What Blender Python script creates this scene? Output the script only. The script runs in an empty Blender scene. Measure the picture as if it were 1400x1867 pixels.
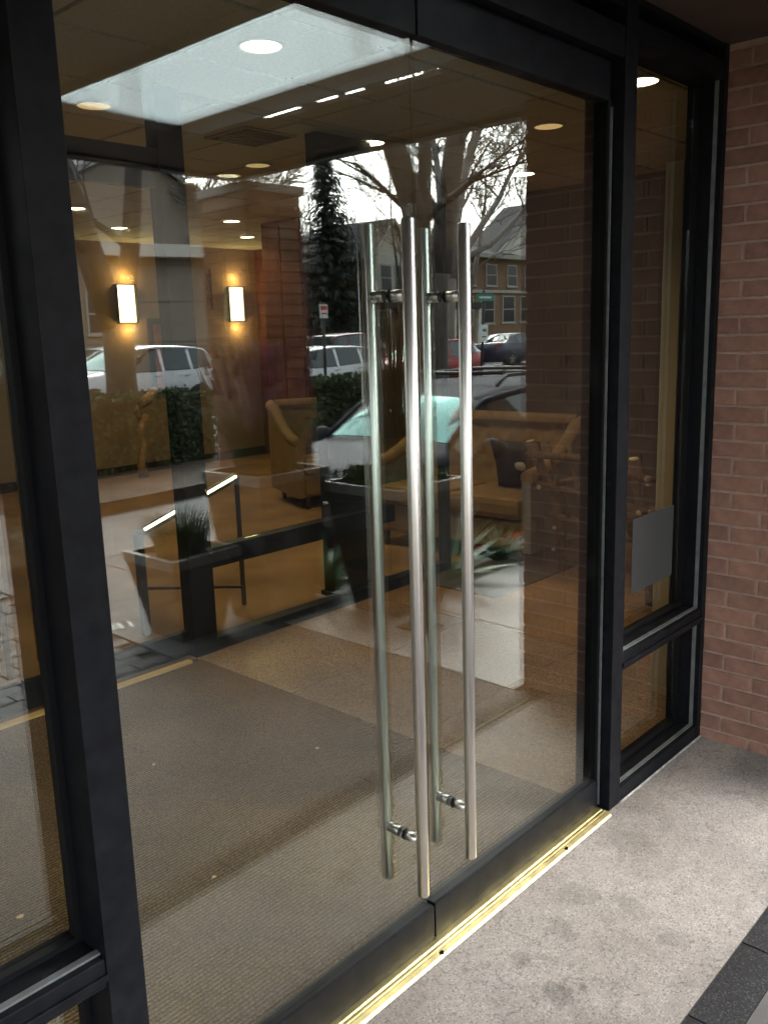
import bpy, bmesh, math, random
from mathutils import Vector, Matrix, Euler
random.seed(7)
R_ = math.radians
sc = bpy.context.scene
COL = sc.collection

# ------------------------------------------------------------------ camera
cam_d = bpy.data.cameras.new('camera'); cam = bpy.data.objects.new('camera', cam_d); COL.objects.link(cam)
rt = Vector((0.6744238, -0.7377429, -0.0297985)); dn = Vector((-0.1661967, -0.1123621, -0.9796701)); fw = Vector((0.7193964, 0.6656653, -0.1983901))
cam.matrix_world = Matrix(((rt.x, -dn.x, -fw.x, -1.682958), (rt.y, -dn.y, -fw.y, -1.412347), (rt.z, -dn.z, -fw.z, 1.68), (0, 0, 0, 1)))
cam_d.sensor_fit = 'HORIZONTAL'; cam_d.sensor_width = 36; cam_d.lens = 36 * 1614 / 1400
cam_d.clip_start = 0.05; cam_d.clip_end = 900
sc.camera = cam
# ------------------------------------------------------------------ sky, sun, exposure
w = bpy.data.worlds.new('World'); sc.world = w; w.use_nodes = True
nt = w.node_tree; nt.nodes.clear()
sky = nt.nodes.new('ShaderNodeTexSky'); sky.sky_type = 'NISHITA'; sky.sun_disc = False
SUN_EL, SUN_AZ = R_(40), R_(140)
sky.sun_elevation = SUN_EL; sky.sun_rotation = SUN_AZ; sky.air_density = 1.6; sky.dust_density = 6.0; sky.ozone_density = 1.0; sky.altitude = 300
hs = nt.nodes.new('ShaderNodeHueSaturation'); hs.inputs['Saturation'].default_value = 0.22
bg = nt.nodes.new('ShaderNodeBackground'); bg.inputs['Strength'].default_value = 0.14
wo = nt.nodes.new('ShaderNodeOutputWorld')
nt.links.new(sky.outputs[0], hs.inputs['Color']); nt.links.new(hs.outputs[0], bg.inputs[0]); nt.links.new(bg.outputs[0], wo.inputs[0])
sun_d = bpy.data.lights.new('sun', 'SUN'); sun_d.energy = 0.5; sun_d.angle = R_(30); sun_d.color = (1, 0.96, 0.9)
sun = bpy.data.objects.new('sun', sun_d); COL.objects.link(sun)
sdir = Vector((math.sin(SUN_AZ) * math.cos(SUN_EL), math.cos(SUN_AZ) * math.cos(SUN_EL), math.sin(SUN_EL)))
sun.rotation_euler = sdir.to_track_quat('Z', 'Y').to_euler(); sun.location = (0, -20, 30)
sc.view_settings.view_transform = 'Standard'; sc.view_settings.look = 'None'; sc.view_settings.gamma = 1
sc.view_settings.use_curve_mapping = False; sc.view_settings.exposure = 2.65
sc.cycles.use_denoising = True
try: sc.cycles.denoiser = 'OPENIMAGEDENOISE'
except Exception: pass
sc.cycles.max_bounces = 12; sc.cycles.diffuse_bounces = 4; sc.cycles.glossy_bounces = 5; sc.cycles.transparent_max_bounces = 24; sc.cycles.transmission_bounces = 6
sc.cycles.sample_clamp_indirect = 6; sc.cycles.caustics_reflective = False; sc.cycles.caustics_refractive = False

# ------------------------------------------------------------------ materials
MATS = {}
def newmat(name):
    m = bpy.data.materials.new(name); m.use_nodes = True; n = m.node_tree; n.nodes.clear()
    o = n.nodes.new('ShaderNodeOutputMaterial'); MATS[name] = m
    return m, n, o
def mat(name, col, rough=0.6, metal=0.0, var=0.0, scale=8.0, bump=0.0, bscale=40.0, objvar=0.0, spec=0.5, detail=6, aniso=0.0, coat=0.0, stretch=None, rvar=0.0):
    m, n, o = newmat(name); L = n.links.new
    b = n.nodes.new('ShaderNodeBsdfPrincipled'); L(b.outputs[0], o.inputs[0])
    b.inputs['Roughness'].default_value = rough; b.inputs['Metallic'].default_value = metal
    b.inputs['Specular IOR Level'].default_value = spec; b.inputs['Coat Weight'].default_value = coat; b.inputs['Coat Roughness'].default_value = .05
    b.inputs['Anisotropic'].default_value = aniso
    c4 = (*col, 1)
    tc = n.nodes.new('ShaderNodeTexCoord'); vec = tc.outputs['Object']
    if stretch:
        mp = n.nodes.new('ShaderNodeMapping'); mp.inputs['Scale'].default_value = stretch; L(vec, mp.inputs[0]); vec = mp.outputs[0]
    src = None
    if rvar > 0:
        t3 = n.nodes.new('ShaderNodeTexNoise'); t3.inputs['Scale'].default_value = 9; t3.inputs['Detail'].default_value = 8; L(tc.outputs['Object'], t3.inputs['Vector'])
        m3 = n.nodes.new('ShaderNodeMapRange'); m3.inputs[1].default_value = .35; m3.inputs[2].default_value = .68; m3.inputs[3].default_value = max(.02, rough - rvar); m3.inputs[4].default_value = min(1, rough + rvar); L(t3.outputs[0], m3.inputs[0]); L(m3.outputs[0], b.inputs['Roughness'])
    if var > 0:
        t = n.nodes.new('ShaderNodeTexNoise'); t.inputs['Scale'].default_value = scale; t.inputs['Detail'].default_value = detail; L(vec, t.inputs['Vector'])
        r = n.nodes.new('ShaderNodeValToRGB'); r.color_ramp.elements[0].position = .3; r.color_ramp.elements[1].position = .7
        r.color_ramp.elements[0].color = tuple(max(0, x * (1 - var)) for x in col) + (1,); r.color_ramp.elements[1].color = tuple(min(1, x * (1 + var)) for x in col) + (1,)
        L(t.outputs[0], r.inputs[0]); src = r.outputs[0]
    if objvar > 0:
        oi = n.nodes.new('ShaderNodeObjectInfo'); h = n.nodes.new('ShaderNodeHueSaturation')
        mr = n.nodes.new('ShaderNodeMapRange'); mr.inputs[3].default_value = 1 - objvar; mr.inputs[4].default_value = 1 + objvar
        L(oi.outputs['Random'], mr.inputs[0]); L(mr.outputs[0], h.inputs['Value'])
        if src: L(src, h.inputs['Color'])
        else: h.inputs['Color'].default_value = c4
        src = h.outputs[0]
    if src: L(src, b.inputs['Base Color'])
    else: b.inputs['Base Color'].default_value = c4
    if bump > 0:
        t2 = n.nodes.new('ShaderNodeTexNoise'); t2.inputs['Scale'].default_value = bscale; t2.inputs['Detail'].default_value = 8; L(vec, t2.inputs['Vector'])
        bp = n.nodes.new('ShaderNodeBump'); bp.inputs['Strength'].default_value = bump; bp.inputs['Distance'].default_value = .01; L(t2.outputs[0], bp.inputs['Height']); L(bp.outputs[0], b.inputs['Normal'])
    return m
def emit(name, col, strength):
    m, n, o = newmat(name); e = n.nodes.new('ShaderNodeEmission'); e.inputs[0].default_value = (*col, 1); e.inputs[1].default_value = strength
    n.links.new(e.outputs[0], o.inputs[0]); return m
def glass(name, f0, tint):
    m, n, o = newmat(name); L = n.links.new
    tr = n.nodes.new('ShaderNodeBsdfTransparent'); tr.inputs[0].default_value = (*tint, 1)
    gl = n.nodes.new('ShaderNodeBsdfGlossy'); gl.inputs['Roughness'].default_value = 0.0; gl.inputs[0].default_value = (.95, 1, .99, 1)
    tc = n.nodes.new('ShaderNodeTexCoord'); nz = n.nodes.new('ShaderNodeTexNoise'); nz.inputs['Scale'].default_value = 2.2; nz.inputs['Detail'].default_value = 0; L(tc.outputs['Object'], nz.inputs['Vector'])
    bp = n.nodes.new('ShaderNodeBump'); bp.inputs['Strength'].default_value = 1; bp.inputs['Distance'].default_value = .0012; L(nz.outputs[0], bp.inputs['Height']); L(bp.outputs[0], gl.inputs['Normal'])   # roller wave of float glass
    lw = n.nodes.new('ShaderNodeLayerWeight'); lw.inputs[0].default_value = .5
    p = n.nodes.new('ShaderNodeMath'); p.operation = 'POWER'; p.inputs[1].default_value = 5; L(lw.outputs['Facing'], p.inputs[0])
    mr = n.nodes.new('ShaderNodeMapRange'); mr.inputs[3].default_value = f0; mr.inputs[4].default_value = 1; L(p.outputs[0], mr.inputs[0])
    mx = n.nodes.new('ShaderNodeMixShader'); L(mr.outputs[0], mx.inputs[0]); L(tr.outputs[0], mx.inputs[1]); L(gl.outputs[0], mx.inputs[2])
    df = n.nodes.new('ShaderNodeBsdfDiffuse'); df.inputs[0].default_value = (.55, .55, .53, 1)      # thin film of dust and hand smears
    n2 = n.nodes.new('ShaderNodeTexNoise'); n2.inputs['Scale'].default_value = 3.5; n2.inputs['Detail'].default_value = 9; n2.inputs['Distortion'].default_value = 1.2; L(tc.outputs['Object'], n2.inputs['Vector'])
    m2 = n.nodes.new('ShaderNodeMapRange'); m2.inputs[1].default_value = .5; m2.inputs[2].default_value = .85; m2.inputs[3].default_value = 0; m2.inputs[4].default_value = .010; L(n2.outputs[0], m2.inputs[0])
    m5 = n.nodes.new('ShaderNodeMixShader'); L(m2.outputs[0], m5.inputs[0]); L(mx.outputs[0], m5.inputs[1]); L(df.outputs[0], m5.inputs[2]); L(m5.outputs[0], o.inputs[0])
    return m
def speckle(name, base, dark, light, scale, rough=.5, stain=None, bump=.1, crack=False, spec=.5):
    """granite / terrazzo: voronoi chips over blotchy noise"""
    m, n, o = newmat(name); L = n.links.new
    b = n.nodes.new('ShaderNodeBsdfPrincipled'); L(b.outputs[0], o.inputs[0]); b.inputs['Roughness'].default_value = rough; b.inputs['Specular IOR Level'].default_value = spec
    tc = n.nodes.new('ShaderNodeTexCoord')
    v = n.nodes.new('ShaderNodeTexVoronoi'); v.inputs['Scale'].default_value = scale; L(tc.outputs['Object'], v.inputs['Vector'])
    sp = n.nodes.new('ShaderNodeSeparateColor'); L(v.outputs['Color'], sp.inputs[0])
    r = n.nodes.new('ShaderNodeValToRGB'); e = r.color_ramp.elements
    e[0].position = 0; e[0].color = (*dark, 1); e[1].position = 1; e[1].color = (*light, 1)
    for pos, c in ((.25, base), (.75, base)): x = e.new(pos); x.color = (*c, 1)
    L(sp.outputs[0], r.inputs[0]); src = r.outputs[0]
    t = n.nodes.new('ShaderNodeTexNoise'); t.inputs['Scale'].default_value = 2.3; t.inputs['Detail'].default_value = 7; L(tc.outputs['Object'], t.inputs['Vector'])
    rr = n.nodes.new('ShaderNodeValToRGB'); rr.color_ramp.elements[0].position = .32; rr.color_ramp.elements[0].color = (.68, .66, .64, 1); rr.color_ramp.elements[1].position = .6; rr.color_ramp.elements[1].color = (1, 1, 1, 1); L(t.outputs[0], rr.inputs[0])
    mx = n.nodes.new('ShaderNodeMix'); mx.data_type = 'RGBA'; mx.blend_type = 'MULTIPLY'; mx.inputs[0].default_value = 1; L(src, mx.inputs[6]); L(rr.outputs[0], mx.inputs[7]); src = mx.outputs[2]
    if stain:
        for (sx, sy, sr, sd) in stain:
            mp = n.nodes.new('ShaderNodeMapping'); mp.inputs['Location'].default_value = (-sx, -sy, 0); L(tc.outputs['Object'], mp.inputs[0])
            nz = n.nodes.new('ShaderNodeTexNoise'); nz.inputs['Scale'].default_value = 22; nz.inputs['Detail'].default_value = 9; L(tc.outputs['Object'], nz.inputs['Vector'])
            va = n.nodes.new('ShaderNodeVectorMath'); va.operation = 'MULTIPLY_ADD'; va.inputs[1].default_value = (sr * 3.0,) * 3; va.inputs[2].default_value = (-sr * 1.5,) * 3; L(nz.outputs['Color'], va.inputs[0])
            ad = n.nodes.new('ShaderNodeVectorMath'); L(mp.outputs[0], ad.inputs[0]); L(va.outputs[0], ad.inputs[1])
            ln = n.nodes.new('ShaderNodeVectorMath'); ln.operation = 'LENGTH'; L(ad.outputs[0], ln.inputs[0])
            m2 = n.nodes.new('ShaderNodeMapRange'); m2.inputs[1].default_value = sr * .75; m2.inputs[2].default_value = sr * 1.15; m2.inputs[3].default_value = sd; m2.inputs[4].default_value = 1; L(ln.outputs['Value'], m2.inputs[0])
            mx = n.nodes.new('ShaderNodeMix'); mx.data_type = 'RGBA'; mx.blend_type = 'MULTIPLY'; mx.inputs[0].default_value = 1; L(src, mx.inputs[6]); L(m2.outputs[0], mx.inputs[7]); src = mx.outputs[2]
    if crack:   # hairline cracks and trodden-in dirt
        wn = n.nodes.new('ShaderNodeTexNoise'); wn.inputs['Scale'].default_value = 5; wn.inputs['Detail'].default_value = 6; L(tc.outputs['Object'], wn.inputs['Vector'])
        wa = n.nodes.new('ShaderNodeVectorMath'); wa.operation = 'MULTIPLY_ADD'; wa.inputs[1].default_value = (.35, .35, .35); L(wn.outputs['Color'], wa.inputs[0]); L(tc.outputs['Object'], wa.inputs[2])
        vo = n.nodes.new('ShaderNodeTexVoronoi'); vo.feature = 'DISTANCE_TO_EDGE'; vo.inputs['Scale'].default_value = 1.5; L(wa.outputs[0], vo.inputs['Vector'])
        m3 = n.nodes.new('ShaderNodeMapRange'); m3.inputs[1].default_value = .001; m3.inputs[2].default_value = .006; m3.inputs[3].default_value = .72; m3.inputs[4].default_value = 1; L(vo.outputs['Distance'], m3.inputs[0])
        n4 = n.nodes.new('ShaderNodeTexNoise'); n4.inputs['Scale'].default_value = 16; n4.inputs['Detail'].default_value = 9; n4.inputs['Roughness'].default_value = .7; L(tc.outputs['Object'], n4.inputs['Vector'])
        m4 = n.nodes.new('ShaderNodeMapRange'); m4.inputs[1].default_value = .34; m4.inputs[2].default_value = .56; m4.inputs[3].default_value = .84; m4.inputs[4].default_value = 1.03; L(n4.outputs[0], m4.inputs[0])
        mm = n.nodes.new('ShaderNodeMath'); mm.operation = 'MULTIPLY'; L(m3.outputs[0], mm.inputs[0]); L(m4.outputs[0], mm.inputs[1])
        mx = n.nodes.new('ShaderNodeMix'); mx.data_type = 'RGBA'; mx.blend_type = 'MULTIPLY'; mx.inputs[0].default_value = 1; L(src, mx.inputs[6]); L(mm.outputs[0], mx.inputs[7]); src = mx.outputs[2]
    L(src, b.inputs['Base Color'])
    t2 = n.nodes.new('ShaderNodeTexNoise'); t2.inputs['Scale'].default_value = 120; L(tc.outputs['Object'], t2.inputs['Vector'])
    bp = n.nodes.new('ShaderNodeBump'); bp.inputs['Strength'].default_value = bump; bp.inputs['Distance'].default_value = .005; L(t2.outputs[0], bp.inputs['Height']); L(bp.outputs[0], b.inputs['Normal'])
    return m
def carpet(name, base, rib):
    m, n, o = newmat(name); L = n.links.new
    b = n.nodes.new('ShaderNodeBsdfPrincipled'); L(b.outputs[0], o.inputs[0]); b.inputs['Roughness'].default_value = .95; b.inputs['Specular IOR Level'].default_value = .15
    tc = n.nodes.new('ShaderNodeTexCoord')
    nz = n.nodes.new('ShaderNodeTexNoise'); nz.inputs['Scale'].default_value = 170; nz.inputs['Detail'].default_value = 3; L(tc.outputs['Object'], nz.inputs['Vector'])
    n2 = n.nodes.new('ShaderNodeTexNoise'); n2.inputs['Scale'].default_value = 1.6; n2.inputs['Detail'].default_value = 5; L(tc.outputs['Object'], n2.inputs['Vector'])
    r = n.nodes.new('ShaderNodeValToRGB'); r.color_ramp.elements[0].position = .35; r.color_ramp.elements[1].position = .66
    r.color_ramp.elements[0].color = tuple(x * .45 for x in base) + (1,); r.color_ramp.elements[1].color = tuple(min(1, x * 1.6) for x in base) + (1,); L(nz.outputs[0], r.inputs[0])
    r2 = n.nodes.new('ShaderNodeMapRange'); r2.inputs[1].default_value = .3; r2.inputs[2].default_value = .7; r2.inputs[3].default_value = .62; r2.inputs[4].default_value = 1.2; L(n2.outputs[0], r2.inputs[0])
    mx = n.nodes.new('ShaderNodeMix'); mx.data_type = 'RGBA'; mx.blend_type = 'MULTIPLY'; mx.inputs[0].default_value = 1; L(r.outputs[0], mx.inputs[6]); L(r2.outputs[0], mx.inputs[7]); src = mx.outputs[2]
    hgt = nz.outputs[0]
    if rib:
        wv = n.nodes.new('ShaderNodeTexWave'); wv.bands_direction = 'Y'; wv.inputs['Scale'].default_value = rib; wv.inputs['Distortion'].default_value = .6; wv.inputs['Detail'].default_value = 1; L(tc.outputs['Object'], wv.inputs['Vector'])
        r3 = n.nodes.new('ShaderNodeMapRange'); r3.inputs[3].default_value = .5; r3.inputs[4].default_value = 1.25; L(wv.outputs['Fac'], r3.inputs[0])
        mx = n.nodes.new('ShaderNodeMix'); mx.data_type = 'RGBA'; mx.blend_type = 'MULTIPLY'; mx.inputs[0].default_value = 1; L(src, mx.inputs[6]); L(r3.outputs[0], mx.inputs[7]); src = mx.outputs[2]
        ma = n.nodes.new('ShaderNodeMath'); ma.operation = 'MULTIPLY_ADD'; ma.inputs[1].default_value = .7; L(nz.outputs[0], ma.inputs[0]); L(wv.outputs['Fac'], ma.inputs[2]); hgt = ma.outputs[0]
    L(src, b.inputs['Base Color'])
    bp = n.nodes.new('ShaderNodeBump'); bp.inputs['Strength'].default_value = .6; bp.inputs['Distance'].default_value = .004; L(hgt, bp.inputs['Height']); L(bp.outputs[0], b.inputs['Normal'])
    return m

mat('frame', (.0080, .0087, .0110), .45, .0, .35, 26, 0, 300, spec=.09, rvar=.08, detail=10)
mat('frame_inner', (.005, .0055, .007), .5, spec=.15)
mat('bead', (.15, .165, .17), .45, .3, .25, 20)
glass('door_glass', .115, (.915, .965, .945))
glass('inner_glass', .03, (.93, .96, .95))
mat('steel', (.66, .64, .62), .30, 1.0)
mat('sealant', (.40, .39, .37), .8, 0, .4, 40)
mat('gasket', (.006, .006, .006), .7, spec=.08)
mat('brass', (.80, .68, .32), .36, 1.0, .18, 22, rvar=.04)
mat('brass_dull', (.85, .55, .20), .5, .35)
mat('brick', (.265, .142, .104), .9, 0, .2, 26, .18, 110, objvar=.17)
mat('mortar', (.42, .295, .245), .95, 0, .12, 30, .4, 120)
speckle('granite', (.262, .238, .220), (.14, .122, .114), (.36, .335, .312), 230, .7, crack=True,
        stain=[(.06, -.385, .05, .66), (.27, -.235, .05, .8), (.44, -.50, .045, .82), (.50, -.33, .05, .82), (.10, -.22, .03, .72), (.80, -.17, .10, .84), (.44, -.20, .055, .8), (.02, -.48, .05, .86)])
speckle('blackstone', (.028, .028, .03), (.015, .015, .016), (.07, .07, .07), 260, .6, spec=.12)
speckle('terrazzo', (.30, .175, .092), (.05, .03, .018), (.48, .35, .23), 140, .3)
mat('paver', (.085, .078, .078), .75, 0, .25, 20, .3, 60, objvar=.25)
mat('concrete', (.46, .45, .43), .8, 0, .14, 1.6, .15, 60, objvar=.06)
mat('concrete_mid', (.13, .126, .122), .8, 0, .14, 1.6, .15, 60, objvar=.06)
mat('concrete_dark', (.085, .08, .078), .8, 0, .2, 2.5, .15, 60)
mat('asphalt', (.055, .055, .057), .7, 0, .25, 3, .25, 120)
mat('red_paint', (.80, .05, .03), .5, 0, .15, 20)
mat('white_paint', (.78, .78, .76), .6)
carpet('carpet', (.165, .098, .046), 22)
carpet('lobby_carpet', (.29, .155, .065), 0)
mat('tile', (.70, .72, .66), .95, 0, .1, 60, .25, 120)
mat('grid', (.42, .38, .30), .7)
mat('beige', (.52, .42, .28), .8, 0, .08, 6)
mat('plaster', (.33, .225, .13), .85, 0, .08, 3)
mat('wood_red', (.115, .038, .018), .42, 0, .45, 5, .05, 40, stretch=(6, 6, .5))
mat('wood_dark', (.035, .022, .014), .5, 0, .4, 5, stretch=(6, 6, .5))
mat('wood_tan', (.34, .22, .12), .6, 0, .35, 8, stretch=(8, 8, .8))
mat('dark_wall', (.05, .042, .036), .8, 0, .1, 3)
mat('bark_twig', (.095, .055, .033), .8, 0, .5, 25, .4, 60)
mat('twig_cut', (.55, .42, .27), .7, 0, .2, 30)
mat('log', (.40, .22, .11), .75, 0, .4, 14, .4, 40)
mat('sofa', (.25, .145, .06), .85, 0, .15, 12, .15, 200)
mat('sofa_grey', (.20, .19, .17), .85, 0, .12, 12, .15, 200)
mat('hide', (.05, .03, .02), .8, 0, .3, 20)
mat('hide_white', (.62, .55, .45), .8)
mat('rail_bronze', (.05, .032, .02), .4, .6)
mat('soffit', (.075, .05, .038), .7, 0, .15, 6)
mat('canopy_beam', (.05, .052, .06), .55, .0, .1, 8)
mat('art_orange', (.32, .085, .03), .6, 0, .6, 4)
mat('notice', (.06, .06, .06), .9, spec=.1)
mat('planter', (.045, .044, .043), .6, 0, .2, 6, .1, 60)
mat('planter_rim', (.20, .20, .195), .6, 0, .2, 12)
mat('soil', (.03, .02, .014), .95)
mat('grass_dry', (.24, .17, .08), .8, 0, .3, 30)
mat('grass_green', (.075, .11, .035), .7, 0, .4, 20)
mat('flower', (.13, .06, .14), .8, 0, .3, 30)
mat('agave', (.12, .21, .12), .45, 0, .25, 12)
mat('hedge', (.035, .062, .018), .65, 0, .5, 9)
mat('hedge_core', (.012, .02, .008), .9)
mat('lawn', (.07, .11, .03), .9, 0, .4, 6, .3, 60)
mat('leaf_dry', (.62, .36, .18), .8)
mat('mulch', (.055, .04, .028), .95, 0, .5, 5, .4, 50)
mat('straw', (.30, .22, .11), .9, 0, .3, 6)
mat('earth', (.10, .085, .05), .95, 0, .4, .8)
mat('bark', (.085, .07, .06), .9, 0, .45, 14, .6, 30, stretch=(1, 1, .35))
mat('bark_light', (.21, .18, .155), .9, 0, .4, 12, .5, 30, stretch=(1, 1, .35))
mat('needles', (.030, .046, .034), .7, 0, .5, 3)
mat('stucco', (.32, .265, .22), .9, 0, .06, 1.2, .1, 60)
mat('stucco_line', (.20, .165, .14), .9)
mat('shingle', (.05, .047, .05), .85, 0, .3, 6, .3, 14)
mat('siding', (.74, .71, .63), .8, 0, .08, 3)
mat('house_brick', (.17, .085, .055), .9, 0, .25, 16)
mat('house_brick_tan', (.26, .15, .095), .9, 0, .25, 16)
mat('trim', (.42, .41, .38), .7)
mat('pane_dark', (.03, .035, .04), .06, 0, spec=.8)
mat('iron', (.02, .018, .016), .6)
mat('green_sign', (.02, .22, .16), .5)
mat('sign_red', (.6, .04, .04), .5)
for nm, c in (('paint_white', (.70, .71, .73)), ('paint_silver', (.52, .53, .55)), ('paint_red', (.33, .012, .022)), ('paint_maroon', (.13, .012, .018)), ('paint_navy', (.012, .016, .05)), ('paint_black', (.030, .032, .042)), ('paint_pearl', (.74, .75, .76))):
    mat(nm, c, .35 if nm != 'paint_black' else .5, .1 if nm != 'paint_black' else 0, coat=.5 if nm != 'paint_black' else .0, spec=.4 if nm != 'paint_black' else .04)
mat('car_glass', (.02, .035, .035), .03, 0, spec=1.0)
mat('windscreen', (.13, .26, .245), .08, .75)
mat('car_trim', (.012, .012, .012), .5)
mat('chrome', (.7, .7, .7), .12, 1)
mat('tyre', (.015, .015, .015), .8)
mat('rim', (.35, .36, .37), .3, .9)
mat('lamp_clear', (.6, .62, .63), .08, .2)
mat('lamp_red', (.4, .01, .01), .15)
emit('downlight', (1.0, .80, .50), 3.0)
emit('downlight_dim', (1.0, .60, .24), .12)
emit('sconce', (1.0, .70, .30), 1.5)
emit('rail_glint', (1.0, .80, .38), 2.2)  # glow that paints the glint on the handrail top, not a lamp
m, n, o = newmat('skylight')
t = n.nodes.new('ShaderNodeBsdfTranslucent'); t.inputs[0].default_value = (.64, .67, .68, 1); d = n.nodes.new('ShaderNodeBsdfDiffuse'); d.inputs[0].default_value = (.6, .7, .72, 1)
tp = n.nodes.new('ShaderNodeBsdfTransparent'); tp.inputs[0].default_value = (.58, .64, .66, 1)
mx = n.nodes.new('ShaderNodeMixShader'); mx.inputs[0].default_value = .32; n.links.new(t.outputs[0], mx.inputs[1]); n.links.new(tp.outputs[0], mx.inputs[2]); n.links.new(mx.outputs[0], o.inputs[0])

# ------------------------------------------------------------------ helpers
def tag(o, label=None, cat=None, group=None, kind=None):
    if label: o['label'] = label
    if cat: o['category'] = cat
    if group: o['group'] = group
    if kind: o['kind'] = kind
    return o
def link(name, me, parent=None):
    o = bpy.data.objects.new(name, me); COL.objects.link(o)
    if parent is not None: o.parent = parent
    return o
def empty(name, loc=(0, 0, 0), rz=0.0, label=None, cat=None, group=None, kind=None):
    o = bpy.data.objects.new(name, None); COL.objects.link(o); o.location = loc; o.rotation_euler = (0, 0, rz); o.empty_display_size = .1
    return tag(o, label, cat, group, kind)
class MB:
    def __init__(s): s.v = []; s.f = []; s.m = []; s.sm = []
    def add(s, vs, fs, mi=0, smooth=False):
        b = len(s.v); s.v += [tuple(x) for x in vs]
        for f in fs: s.f.append(tuple(b + i for i in f)); s.m.append(mi); s.sm.append(smooth)
        return s
    def box(s, x0, x1, y0, y1, z0, z1, mi=0, M=None):
        vs = [(x0, y0, z0), (x1, y0, z0), (x1, y1, z0), (x0, y1, z0), (x0, y0, z1), (x1, y0, z1), (x1, y1, z1), (x0, y1, z1)]
        if M is not None: vs = [M @ Vector(v) for v in vs]
        return s.add(vs, [(0, 3, 2, 1), (4, 5, 6, 7), (0, 1, 5, 4), (1, 2, 6, 5), (2, 3, 7, 6), (3, 0, 4, 7)], mi)
    def prism(s, poly, z0, z1, mi=0, M=None):
        k = len(poly); vs = [(x, y, z0) for x, y in poly] + [(x, y, z1) for x, y in poly]
        if M is not None: vs = [M @ Vector(v) for v in vs]
        return s.add(vs, [tuple(range(k - 1, -1, -1)), tuple(range(k, 2 * k))] + [(i, (i + 1) % k, k + (i + 1) % k, k + i) for i in range(k)], mi)
    def tube(s, pts, rad, n=8, mi=0, cap=True, smooth=True):
        pts = [Vector(p) for p in pts]; k = len(pts)
        if not hasattr(rad, '__len__'): rad = [rad] * k
        vs = []; up = None
        for i, p in enumerate(pts):
            d = (pts[min(i + 1, k - 1)] - pts[max(i - 1, 0)]).normalized()
            if up is None: up = d.orthogonal().normalized()
            up = (up - d * up.dot(d)); up = up.normalized() if up.length > 1e-6 else d.orthogonal().normalized()
            sd = d.cross(up)
            for j in range(n):
                a = 2 * math.pi * j / n; vs.append(p + (up * math.cos(a) + sd * math.sin(a)) * rad[i])
        fs = [(i * n + j, i * n + (j + 1) % n, (i + 1) * n + (j + 1) % n, (i + 1) * n + j) for i in range(k - 1) for j in range(n)]
        s.add(vs, fs, mi, smooth)
        if cap:
            b = len(s.v) - k * n
            s.f.append(tuple(b + j for j in range(n - 1, -1, -1))); s.f.append(tuple(b + (k - 1) * n + j for j in range(n))); s.m += [mi, mi]; s.sm += [False, False]
        return s
    def lathe(s, prof, n=20, M=None, mi=0):
        vs = []
        for r, z in prof:
            for j in range(n):
                a = 2 * math.pi * j / n; vs.append((r * math.cos(a), r * math.sin(a), z))
        if M is not None: vs = [M @ Vector(v) for v in vs]
        k = len(prof)
        s.add(vs, [(i * n + j, i * n + (j + 1) % n, (i + 1) * n + (j + 1) % n, (i + 1) * n + j) for i in range(k - 1) for j in range(n)], mi, True)
        b = len(s.v) - k * n
        s.f.append(tuple(b + j for j in range(n - 1, -1, -1))); s.f.append(tuple(b + (k - 1) * n + j for j in range(n))); s.m += [mi, mi]; s.sm += [False, False]
        return s
    def mesh(s, name, mats):
        me = bpy.data.meshes.new(name); me.from_pydata([tuple(v) for v in s.v], [], s.f)
        for x in ([mats] if isinstance(mats, str) else mats): me.materials.append(MATS[x])
        me.polygons.foreach_set('material_index', s.m); me.polygons.foreach_set('use_smooth', s.sm); me.update()
        return me
    def build(s, name, mats, parent=None, bev=0.0, fix=False):
        me = s.mesh(name, mats)
        if bev or fix:
            bm = bmesh.new(); bm.from_mesh(me)
            if fix: bmesh.ops.recalc_face_normals(bm, faces=bm.faces)
            if bev:
                ed = [e for e in bm.edges if len(e.link_faces) == 2 and e.calc_face_angle() > .5]
                bmesh.ops.bevel(bm, geom=ed, offset=bev, segments=2, profile=.6, affect='EDGES', clamp_overlap=True)
            bm.to_mesh(me); bm.free()
        return link(name, me, parent)
def bx(name, x0, x1, y0, y1, z0, z1, m, parent=None, bev=0.0, **k):
    o = MB().box(x0, x1, y0, y1, z0, z1).build(name, m, parent, bev)
    return tag(o, **k) if k else o
def rot(ax, a): return Matrix.Rotation(a, 4, ax)
def T(x, y, z): return Matrix.Translation((x, y, z))

# ================================================================== GROUND, STREET, PAVEMENTS
tag(MB().box(-400, 500, -500, 60, -1.0, -.16).build('ground', 'earth'), kind='structure')
tag(MB().box(-150, 250, -26.5, -11.2, -.5, -.12).build('street', 'asphalt'), kind='structure')
tag(MB().box(2.85, 60, -7.2, -2.62, -.5, -.155).build('driveway', 'asphalt'), kind='structure')
for y0, y1 in ((-11.2, -11.05), (-26.65, -26.5)):
    tag(MB().box(-150, 250, y0, y1, -.5, .0).build('kerb', 'concrete', bev=.02), kind='structure')
tag(MB().box(2.6, 60, -2.62, -2.30, -.5, .006).build('kerb', 'concrete', bev=.02), kind='structure')
bx('red_kerb_line', 2.7, 60, -2.615, -2.54, .006, .012, 'red_paint', label='red painted no parking line along the edge of the driveway kerb', cat='road marking')
tag(MB().box(2.6, 60, -2.30, -2.08, -.5, -.012).build('planting_strip', 'soil'), kind='structure')
tag(MB().box(-150, 250, -11.05, -7.2, -.5, -.02).build('planting_bed', 'mulch'), kind='structure')
tag(MB().box(-150, 250, -34, -26.65, -.5, -.01).build('lawn', 'lawn'), kind='structure')
tag(MB().box(20, 60, -28.6, -26.66, -.4, .012).build('dry_grass_verge', 'straw'), kind='structure')
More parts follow.
